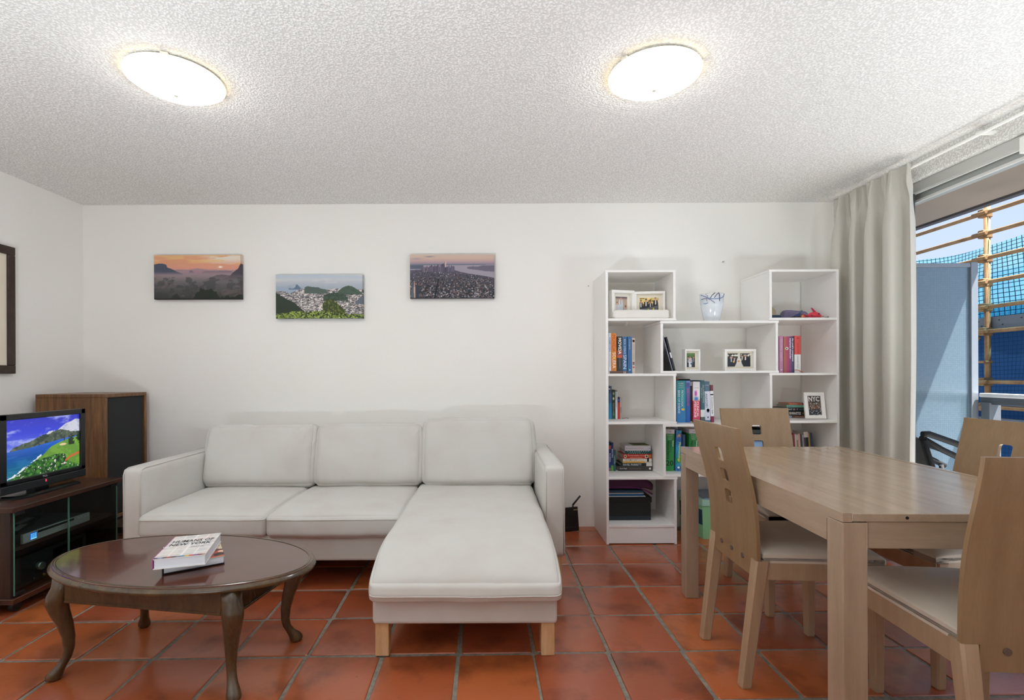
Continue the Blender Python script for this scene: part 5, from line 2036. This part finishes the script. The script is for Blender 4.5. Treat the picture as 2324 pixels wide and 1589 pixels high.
def vase_mat():
    m, t, b, out = _new('cloudy_glass')
    v = _coord(t)
    f = _noise(t, v, 14, 4, .6)
    b.inputs['Base Color'].default_value = (*lin('e4ebf2'), 1)
    b.inputs['Roughness'].default_value = .08
    sp_ = t.nodes.new('ShaderNodeSeparateXYZ')
    t.links.new(v, sp_.inputs[0])
    mr = t.nodes.new('ShaderNodeMapRange')
    mr.inputs['From Min'].default_value = .20
    mr.inputs['From Max'].default_value = .12
    mr.inputs['To Min'].default_value = .12
    mr.inputs['To Max'].default_value = .75
    t.links.new(sp_.outputs['Z'], mr.inputs['Value'])
    mm = t.nodes.new('ShaderNodeMath')
    mm.operation = 'MULTIPLY_ADD'
    mm.inputs[1].default_value = .35
    t.links.new(f, mm.inputs[0])
    t.links.new(mr.outputs[0], mm.inputs[2])
    mm.use_clamp = True
    t.links.new(mm.outputs[0], b.inputs['Alpha'])
    return m


vb = B()
prof = [(.040, 0), (.046, .004), (.060, .05), (.070, .10), (.077, .15), (.079, .19), (.079, .204), (.0755, .204), (.0755, .19), (.073, .15), (.066, .10), (.056, .05), (.040, .012)]
vb.lathe(prof, n=44)
vb.build('glass_body', vase_mat(), vs, False)


def on_vase(pts, col, r):
    P = []
    for a, z_ in pts:
        rr = np.interp(z_, [p[1] for p in prof[:7]], [p[0] for p in prof[:7]]) + .0008
        P.append((rr * math.cos(R(a)), rr * math.sin(R(a)), z_))
    B().tube(P, r, 6).build('glass_thread', paint(col, .15), vs, False)


def dense(pts, n=20):
    t = np.linspace(0, 1, n)
    k = np.linspace(0, 1, len(pts))
    return list(zip(np.interp(t, k, [p[0] for p in pts]), np.interp(t, k, [p[1] for p in pts])))


on_vase(dense([(185, .197), (215, .18), (240, .163), (262, .16), (285, .162), (310, .175), (338, .202)], 28), '3f6ca8', .0020)
on_vase(dense([(240, .165), (248, .185), (262, .202)]), '1c1a22', .0022)
on_vase(dense([(258, .168), (270, .19), (281, .203), (285, .18), (286, .145)], 24), '3a3668', .0024)
on_vase(dense([(190, .165), (215, .167), (232, .162), (247, .15), (262, .132)], 24), '33386c', .0018)
on_vase(dense([(205, .135), (215, .131), (228, .136)]), '5f86b4', .0024)
on_vase(dense([(345, .203), (349, .185), (350, .165)]), '6a5a70', .0016)
on_vase(dense([(225, .145), (222, .16), (228, .185), (216, .198)]), '6a5470', .0014)

# top right cubby
crd = thing('card', 'worn beige card with pointed top leaning at the back of the top right cubby', 'card', (2.015, 3.60, 1.5055))
crd_b = B()
crd_b.prism([(-.048, 0), (.058, 0), (.056, .085), (.035, .112), (.012, .122), (-.030, .108), (-.062, .088), (-.06, .07)], -.0015, .0015)
o = crd_b.build('sheet', paint('cdbd9e', .8, bump=.3, bscale=90), crd, False)
crd.rotation_euler = (R(-12), 0, R(4))
for nm, lb, x_, y_, r_, h_, c_ in (('tin', 'flat round dark blue tin at the front of the top right cubby', 1.915, 3.42, .055, .022, '1f3a54'), ('dish', 'flat dark brown dish between the blue tin and toys', 2.095, 3.44, .045, .018, '2a2220')):
    t = thing(nm, lb, nm, (x_ + .02, y_, 1.5055))
    B().lathe([(r_ - .003, 0), (r_, .003), (r_, h_ - .004), (r_ - .003, h_)], n=36).build('body', paint(c_, .3), t, False)
    B().lathe([(r_ - .006, h_), (r_ - .008, h_ + .002)], n=36).build('lid', paint(c_, .25), t, False)
gb = thing('tin_lid', 'small cream tin lid resting on the blue tin', 'tin_lid', (1.925, 3.43, 1.53))  # a loose cream lid of a tin, lying on the blue one
B().lathe([(.034, 0), (.036, .003), (.034, .008)], n=28).build('body', paint('d8cdb0', .5), gb, False)
stk = B().tube([(1.90, 3.45, 1.545), (1.918, 3.46, 1.57)], .002, 6).build('pin', paint('3a3836', .5))
bpy.data.objects.remove(stk)
cs = thing('pencil_case', 'lilac patterned soft pencil case lying behind the red fish', 'pencil case', (2.165, 3.56, 1.5055))


def cs_sh(q, p):
    q.z *= 1 - .12 * p.x
    q.z += .004 * noise.noise((q.x * 20, q.y * 20, 1))
    return q


cushion(2.075, 2.255, 3.525, 3.595, 1.513, 1.576, .026, .006, 14, cs_sh, .002, 4).build('cloth', fabric('lilac_cloth', '8e86a8', .8, 300, .3, '6f6a90'), cs)
B().tube([(2.08, 3.545, 1.575), (2.16, 3.545, 1.577), (2.25, 3.545, 1.568)], .002, 6).build('zip', paint('c8c4d4', .4), cs)
om = thing('copper_ornament', 'tiny shiny copper ornament between dish and blue toy', 'ornament', (2.125, 3.40, 1.5055))
B().lathe([(.006, 0), (.013, .006), (.015, .014), (.012, .024), (.005, .030)], n=20).build('body', paint('c4704c', .2, .8), om, False)
B().lathe([(.016, .012), (.017, .014), (.016, .016)], n=20).build('rim', paint('e0a07a', .2, .8), om, False)


def toy_fish(label, loc, col, fin, s, rz, dark):
    t = thing('toy_fish', label, 'toy', loc, rz)
    bm = bmesh.new()
    bmesh.ops.create_uvsphere(bm, u_segments=22, v_segments=14, radius=1)
    for v in bm.verts:
        x, y, z_ = v.co
        tp = 1 - .45 * max(0, -x) ** 1.3
        v.co = (x * .052 * s, y * .022 * s * tp, z_ * .026 * s * tp + .026 * s)
    B().bm(bm, 0, True).build('body', paint(col, .4), t, False)
    B().prism([(.0 * s, .046 * s), (-.022 * s, .082 * s), (-.012 * s, .080 * s), (.018 * s, .050 * s)], -.003, .003).build('back_fin', paint(fin, .4), t, False)
    B().prism([(-.045 * s, .022 * s), (-.082 * s, .038 * s), (-.072 * s, .020 * s), (-.084 * s, .002 * s), (-.05 * s, .012 * s)], -.003, .003).build('tail_fin', paint(fin, .4), t, False)
    B().prism([(.0, .012 * s), (-.035 * s, .030 * s), (-.03 * s, .008 * s)], -.026 * s, -.021 * s).build('side_fin', paint(fin, .4), t, False)
    q = B()
    q.cyl((.024 * s, -.0175 * s, .034 * s), (.024 * s, -.0215 * s, .034 * s), .0055 * s, n=14)
    q.build('eye', paint(dark, .3), t, False)
    l = B()
    l.tube([(.046 * s, -.008 * s, .026 * s), (.056 * s, 0, .022 * s), (.046 * s, .008 * s, .026 * s)], .0035 * s, 6)
    l.tube([(.044 * s, -.008 * s, .014 * s), (.053 * s, 0, .013 * s), (.044 * s, .008 * s, .014 * s)], .0035 * s, 6)
    l.build('mouth', paint('d88a3c', .4), t, False)


toy_fish('bright coral-red toy fish with raised fin in the top right cubby', (2.205, 3.405, 1.5055), 'd83c50', 'b02c44', .92, 0, '2f3a54')
toy_fish('dark blue spotted toy fish beside the coral-red fish', (2.135, 3.445, 1.5055), '2c4a7c', '3a5a74', .78, R(175), '8fb0d0')
sk_ = thing('spatula', 'thin black and pink stick lying in front of the coral-red fish', 'stick', (2.25, 3.37, 1.5055))
B().tube([(-.04, 0, .004), (.0, 0, .004), (.03, 0, .006)], [.003, .003, .006], 8).build('handle', paint('17181a', .4), sk_, False)
B().tube([(-.03, .03, .016), (.02, .028, .017)], .0022, 6).build('tip', paint('c87a80', .5), sk_, False)

# leaning dark folders, second row middle
fo = thing('picture_folder', 'black and white picture folder leaning against the divider, second row', 'folder', (1.248, 3.42, 1.1555))
B().rbox(-.006, 0, 0, .24, 0, .262, .0015).build('back_board', paint('9a98b0', .5), fo, False)
im = vgrad(40, 30, [(0, 'b0b0c4'), (.35, '8a8a98'), (.5, '1c1f20'), (1, '101312')])
X, Y = grid_xy(40, 30)
put(im, (fbm(40, 30, 8, 8, 4, 3) > .55) * (Y > .4), '34383a')
print_obj('picture', im, (-.0065, .24, .002), (0, -.24, 0), (0, 0, .258), attr_mat('photo', .35), fo, False)
fo.rotation_euler = (0, R(-15), 0)
f2 = thing('binder', 'slim black binder with white label leaning on the folder, second row', 'binder', (1.268, 3.425, 1.158))
B().rbox(-.014, 0, 0, .22, 0, .238, .002).build('cover', paint('14171a', .4), f2, False)
B().box(-.012, -.002, -.0008, .001, .090, .128).build('spine_label', paint('e6e8ea', .5), f2, False)
f2.rotation_euler = (0, R(-14), 0)

# bottom left: black box with magazines and a purple bag
bx = thing('storage_box', 'black lidded cardboard box on the bottom left shelf', 'box', (.945, 3.5, .1292))
B().rbox(.79, 1.096, 3.43, 3.66, .1295, .262, .002).build('body', paint('101312', .5), bx)
B().rbox(.786, 1.101, 3.425, 3.665, .252, .288, .002).build('lid', paint('141716', .45), bx)
B().box(.791, 1.095, 3.4285, 3.4305, .131, .158).build('base_band', paint('1f2a30', .5), bx)
zz = .2885
for lb, x1, z1, col, wv, lab in (('white_folder', 1.062, .0055, 'dfe2ea', .0, 'thin white folder directly on the black box lid'), ('folder', 1.048, .014, '2c6498', 0, 'bright blue folder above the thin white one'), ('magazine', 1.052, .007, 'a8a49e', 0, 'thin grey magazine between two blue folders'), ('folder', 1.046, .016, '2a4a62', 0, 'dark blue folder under the purple bag')):
    t = thing(lb if lb != 'white_folder' else 'folder', lab, 'folder' if lb != 'magazine' else 'magazine', (.92, 3.5, zz))
    B().rbox(.788, x1, 3.435, 3.65, zz, zz + z1, .0015, seg=1).build('sheets', paint(col, .5), t)
    B().box(.79, x1 - .012, 3.4335, 3.4352, zz + z1 * .3, zz + z1 * .55).build('edge_strip', paint('e2e6ea' if lb == 'magazine' else col, .5), t)
    zz += z1 + .0004


def bag_sh(q, p):
    fall = max(0, p.x - .60)
    q.z -= .11 * fall ** 1.3
    q.z *= 1 - .25 * max(0, p.x)
    q.z += .004 * noise.noise((q.x * 14, q.y * 14, 2))
    return q


bg_ = thing('laptop_sleeve', 'purple fabric sleeve draped over folders on the bottom left shelf', 'sleeve', (.95, 3.5, zz))
cushion(.786, 1.118, 3.44, 3.66, zz + .008, zz + .080, .02, .006, 20, bag_sh, .002, 2).build('cloth', fabric('purple_cloth', '4a1c44', .75, 500, .3), bg_)
B().tube([(.79, 3.437, zz + .022), (.90, 3.436, zz + .022), (1.0, 3.437, zz + .020), (1.06, 3.437, zz + .002), (1.11, 3.44, zz - .028)], .0045, 8).build('piping', paint('6a2a66', .7), bg_)

# green storage box on the floor in the middle bay
gx = thing('lidded_crate', 'mint green lidded storage box on the floor in the middle bay', 'box', (1.56, 3.55, 0))
gb_ = B()
gb_.loft([[(1.452, 3.425, 0), (1.822, 3.425, 0), (1.822, 3.70, 0), (1.40, 3.70, 0)], [(1.444, 3.418, .245), (1.83, 3.418, .245), (1.83, 3.703, .245), (1.392, 3.703, .245)]])
gb_.build('body', paint('8fcf9a', .45), gx)
ld = B()
ld.rbox(1.36, 1.838, 3.412, 3.706, .232, .268, .003)
ld.xf(Matrix.Identity(4))
ld = B()
ld.loft([[(1.44, 3.411, .230), (1.838, 3.411, .230), (1.838, 3.706, .230), (1.386, 3.706, .230)], [(1.442, 3.413, .272), (1.836, 3.413, .272), (1.836, 3.704, .272), (1.388, 3.704, .272)]])
ld.build('lid', paint('a9d6c4', .4), gx)
for kk, (xa, za, zb, col) in enumerate(((0, .112, .202, '2a4a58'),)):
    pass
# printed side panel: runs along the slanted left side
h_, w_ = 20, 40
X, Y = grid_xy(h_, w_)
im = vgrad(h_, w_, [(0, '1f3f52'), (1, '24506a')])
put(im, (np.abs(X - .35) < .12) * (np.abs(Y - .35) < .25), '9a4a38')
put(im, (np.abs(X - .7) < .1) * (np.abs(Y - .55) < .3), '15222a')
put(im, (np.abs(X - .15) < .1) * (np.abs(Y - .7) < .2), '6a8a98')
put(im, (np.abs(X - .5) < .06) * (np.abs(Y - .75) < .2), 'b0403a')
print_obj('side_label', im, (1.3962, 3.695, .095), (.0515, -.272, 0), (-.0035, 0, .105), attr_mat('photo', .4), gx)
cl = B()
cl.rbox(1.385, 1.402, 3.55, 3.62, .20, .275, .003)
cl.build('handle', paint('86c060', .4), gx)
fl = thing('folder', 'blue and white plastic folder lying on the mint green box', 'folder', (1.6, 3.5, .2725))
B().rbox(1.46, 1.80, 3.43, 3.69, .2726, .279, .0015, seg=1).build('cover', paint('8496a8', .3), fl)
B().box(1.46, 1.80, 3.4293, 3.4306, .2735, .2785).build('edge_strip', paint('7f9cc4', .3), fl)
B().box(1.55, 1.70, 3.4286, 3.4300, .2745, .2775).build('spine_label', paint('c8d2dc', .4), fl)

# ------------------------------------------------------------------ router on the floor between sofa and bookcase
ro = thing('wifi_router', 'black upright router with raised aerial on the floor beside sofa arm', 'router', (.583, 3.63, 0), R(10))
b = B()
b.loft([[(-.056, -.018, 0), (.050, -.018, 0), (.050, .018, 0), (-.056, .018, 0)], [(-.054, -.006, .165), (.044, -.006, .168), (.044, .010, .168), (-.054, .010, .165)]])
b.build('case', paint('121415', .35), ro, False)
a = B()
a.tube([(.012, .004, .165), (.012, .004, .182)], .006, 8)
a.tube([(.010, .004, .180), (.068, .004, .246)], .0055, 8, flat=1.3)
a.build('aerial', paint('0e0f10', .4), ro, False)
lettering('ASUS', (.012, -.0078, .146), (.030, 0, 0), (0, .0004, .007), 'd8c48a', ro, False, .02)
lt = B()
for k in range(6):
    lt.box(-.046 + k * .013, -.042 + k * .013, -.0172, -.0158, .026, .028)
lt.build('indicator_light', paint('6a7478', .4), ro, False)

# ------------------------------------------------------------------ two books on the coffee table
def big_book(label, P, thick, z0, cols, spine_col, name='book'):
    """P: front-left, front-right, back-right, back-left corner on the table plane"""
    cx = sum(p[0] for p in P) / 4
    cy = sum(p[1] for p in P) / 4
    t = thing(name, label, 'book', (cx, cy, z0), 0, 'large books on the coffee table')
    L = [(p[0] - cx, p[1] - cy) for p in P]

    def sc_(k):
        return [(x * k, y * k) for x, y in L]
    c = B()
    bt = .003
    for a0, a1, k in ((0, bt, 0), (thick - bt, thick, 1)):
        c.loft([[(x, y, a0) for x, y in L], [(x, y, a1) for x, y in L]], k)
    # spine along the left edge (front-left to back-left)
    (x0, y0), (x3, y3) = L[0], L[3]
    ux, uy = (L[1][0] - x0), (L[1][1] - y0)
    n = math.hypot(ux, uy)
    ux, uy = ux / n * .003, uy / n * .003
    c.loft([[(x0 - ux, y0 - uy, 0), (x0, y0, 0), (x3, y3, 0), (x3 - ux, y3 - uy, 0)], [(x0 - ux, y0 - uy, thick), (x0, y0, thick), (x3, y3, thick), (x3 - ux, y3 - uy, thick)]], 2)
    c.build('cover', [paint(cols[0], .35), paint(cols[1], .35), paint(spine_col, .4)], t, False)
    S_ = sc_(.972)
    B().loft([[(x, y, bt) for x, y in S_], [(x, y, thick - bt) for x, y in S_]]).build('page_block', paint('e4e8f0', .8, bump=.3, bscale=700), t, False)
    return t, L


V2 = lambda a, b, k: (a[0] + (b[0] - a[0]) * k, a[1] + (b[1] - a[1]) * k)
ux, uy = .92, .40
n = math.hypot(ux, uy)
ux, uy = ux / n, uy / n


def rect(p, ang, w, d):
    c, s = math.cos(ang), math.sin(ang)
    return [(p[0], p[1]), (p[0] + c * w, p[1] + s * w), (p[0] + c * w - s * d, p[1] + s * w + c * d), (p[0] - s * d, p[1] + c * d)]


ZT = .4070
P1 = rect((-1.205, 1.830), R(33), .20, .245)
lb, L1 = big_book('cookery book with striped picture cover, under the white book on coffee table', P1, .030, ZT, ('20232c', 'd8cfae'), '23262e')
h_, w_ = 60, 50
X, Y = grid_xy(h_, w_)
im = vgrad(h_, w_, [(0, 'd8cfb0'), (1, 'd2c4a4')])
nn = fbm(h_, w_, 9, 9, 3, 2)
put(im, (Y > .62) * 1., '2a2622')
put(im, (Y > .62) * (fbm(h_, w_, 7, 7, 2, 5) > .5), 'b84a3c')
put(im, (Y > .62) * (fbm(h_, w_, 7, 7, 2, 9) > .6), 'e6d8b8')
put(im, (X > .6) * (nn > .55) * (Y < .62), 'a8603c')
put(im, (X < .16) * 1., 'efe6d0')
put(im, (X < .16) * (np.sin(X * 260) > .2), '4a4438')
print_obj('cover_picture', im, (*L1[0], .0304), (L1[1][0] - L1[0][0], L1[1][1] - L1[0][1], 0), (L1[3][0] - L1[0][0], L1[3][1] - L1[0][1], 0), attr_mat('photo', .35), lb, False)
P2 = rect((-1.218, 1.795), R(17), .168, .262)
lt_, L2 = big_book('white hardback with bold black title, on top on the coffee table', P2, .038, ZT + .0308, ('e2e0dc', 'e8e6e2'), 'a8308c')
im = np.ones((70, 48, 3)) * hx('d9d6d2')
X, Y = grid_xy(70, 48)
nn = fbm(70, 48, 7, 7, 3, 12)
put(im, (nn > .52) * .5, 'c0c2c6')
put(im, (fbm(70, 48, 6, 6, 3, 15) > .58) * .5, 'e2c8c0')
for gx_ in (.25, .5, .75):
    put(im, np.abs(X - gx_) < .012, 'efeeec')
for gy_ in (.16, .33, .5, .67, .84):
    put(im, np.abs(Y - gy_) < .008, 'efeeec')
st = Y > .955
g = np.random.RandomState(3)
for k in range(12):
    put(im, st * (X >= k / 12) * (X < (k + 1) / 12), ['1c2434', '8fa0c4', '2a3a4a', 'b03a3c', '3a3a40', '6a7a94', '3a86a8', 'd8b850', 'c8402c', '7a5a9a', '6a2a3c', 'a8826a'][k])
ex = (L2[1][0] - L2[0][0], L2[1][1] - L2[0][1], 0)
ey = (L2[3][0] - L2[0][0], L2[3][1] - L2[0][1], 0)
print_obj('cover_picture', im, (*L2[0], .0384), ex, ey, attr_mat('photo', .35), lt_, False)


def on_cover(s, u0, v0, du, dv, col, bold):
    o_ = (L2[0][0] + ex[0] * u0 + ey[0] * v0, L2[0][1] + ex[1] * u0 + ey[1] * v0, .0390)
    lettering(s, o_, (ex[0] * du, ex[1] * du, 0), (ey[0] * dv, ey[1] * dv, 0), col, lt_, False, bold)


on_cover('HUMANS OF', .07, .655, .86, .115, '22252c', .015)
on_cover('NEW YORK', .07, .505, .86, .115, '22252c', .015)
on_cover('STANTON', .56, .38, .26, .05, '7a7c80', 0)

# small marks on the back wall
wh = B()
wh.cyl((1.728, 3.716, 1.965), (1.728, 3.700, 1.965), .005, n=10)
tag(wh.build('wall_hook', paint('b8b4ac', .5)), 'tiny pale hook on the back wall above the bookcase', 'hook')
wh = B()
wh.cyl((.728, 3.716, 1.79), (.728, 3.702, 1.79), .005, n=10)
tag(wh.build('wall_hook', paint('cfccc6', .5)), 'tiny white hook on the back wall left of the bookcase top', 'hook')
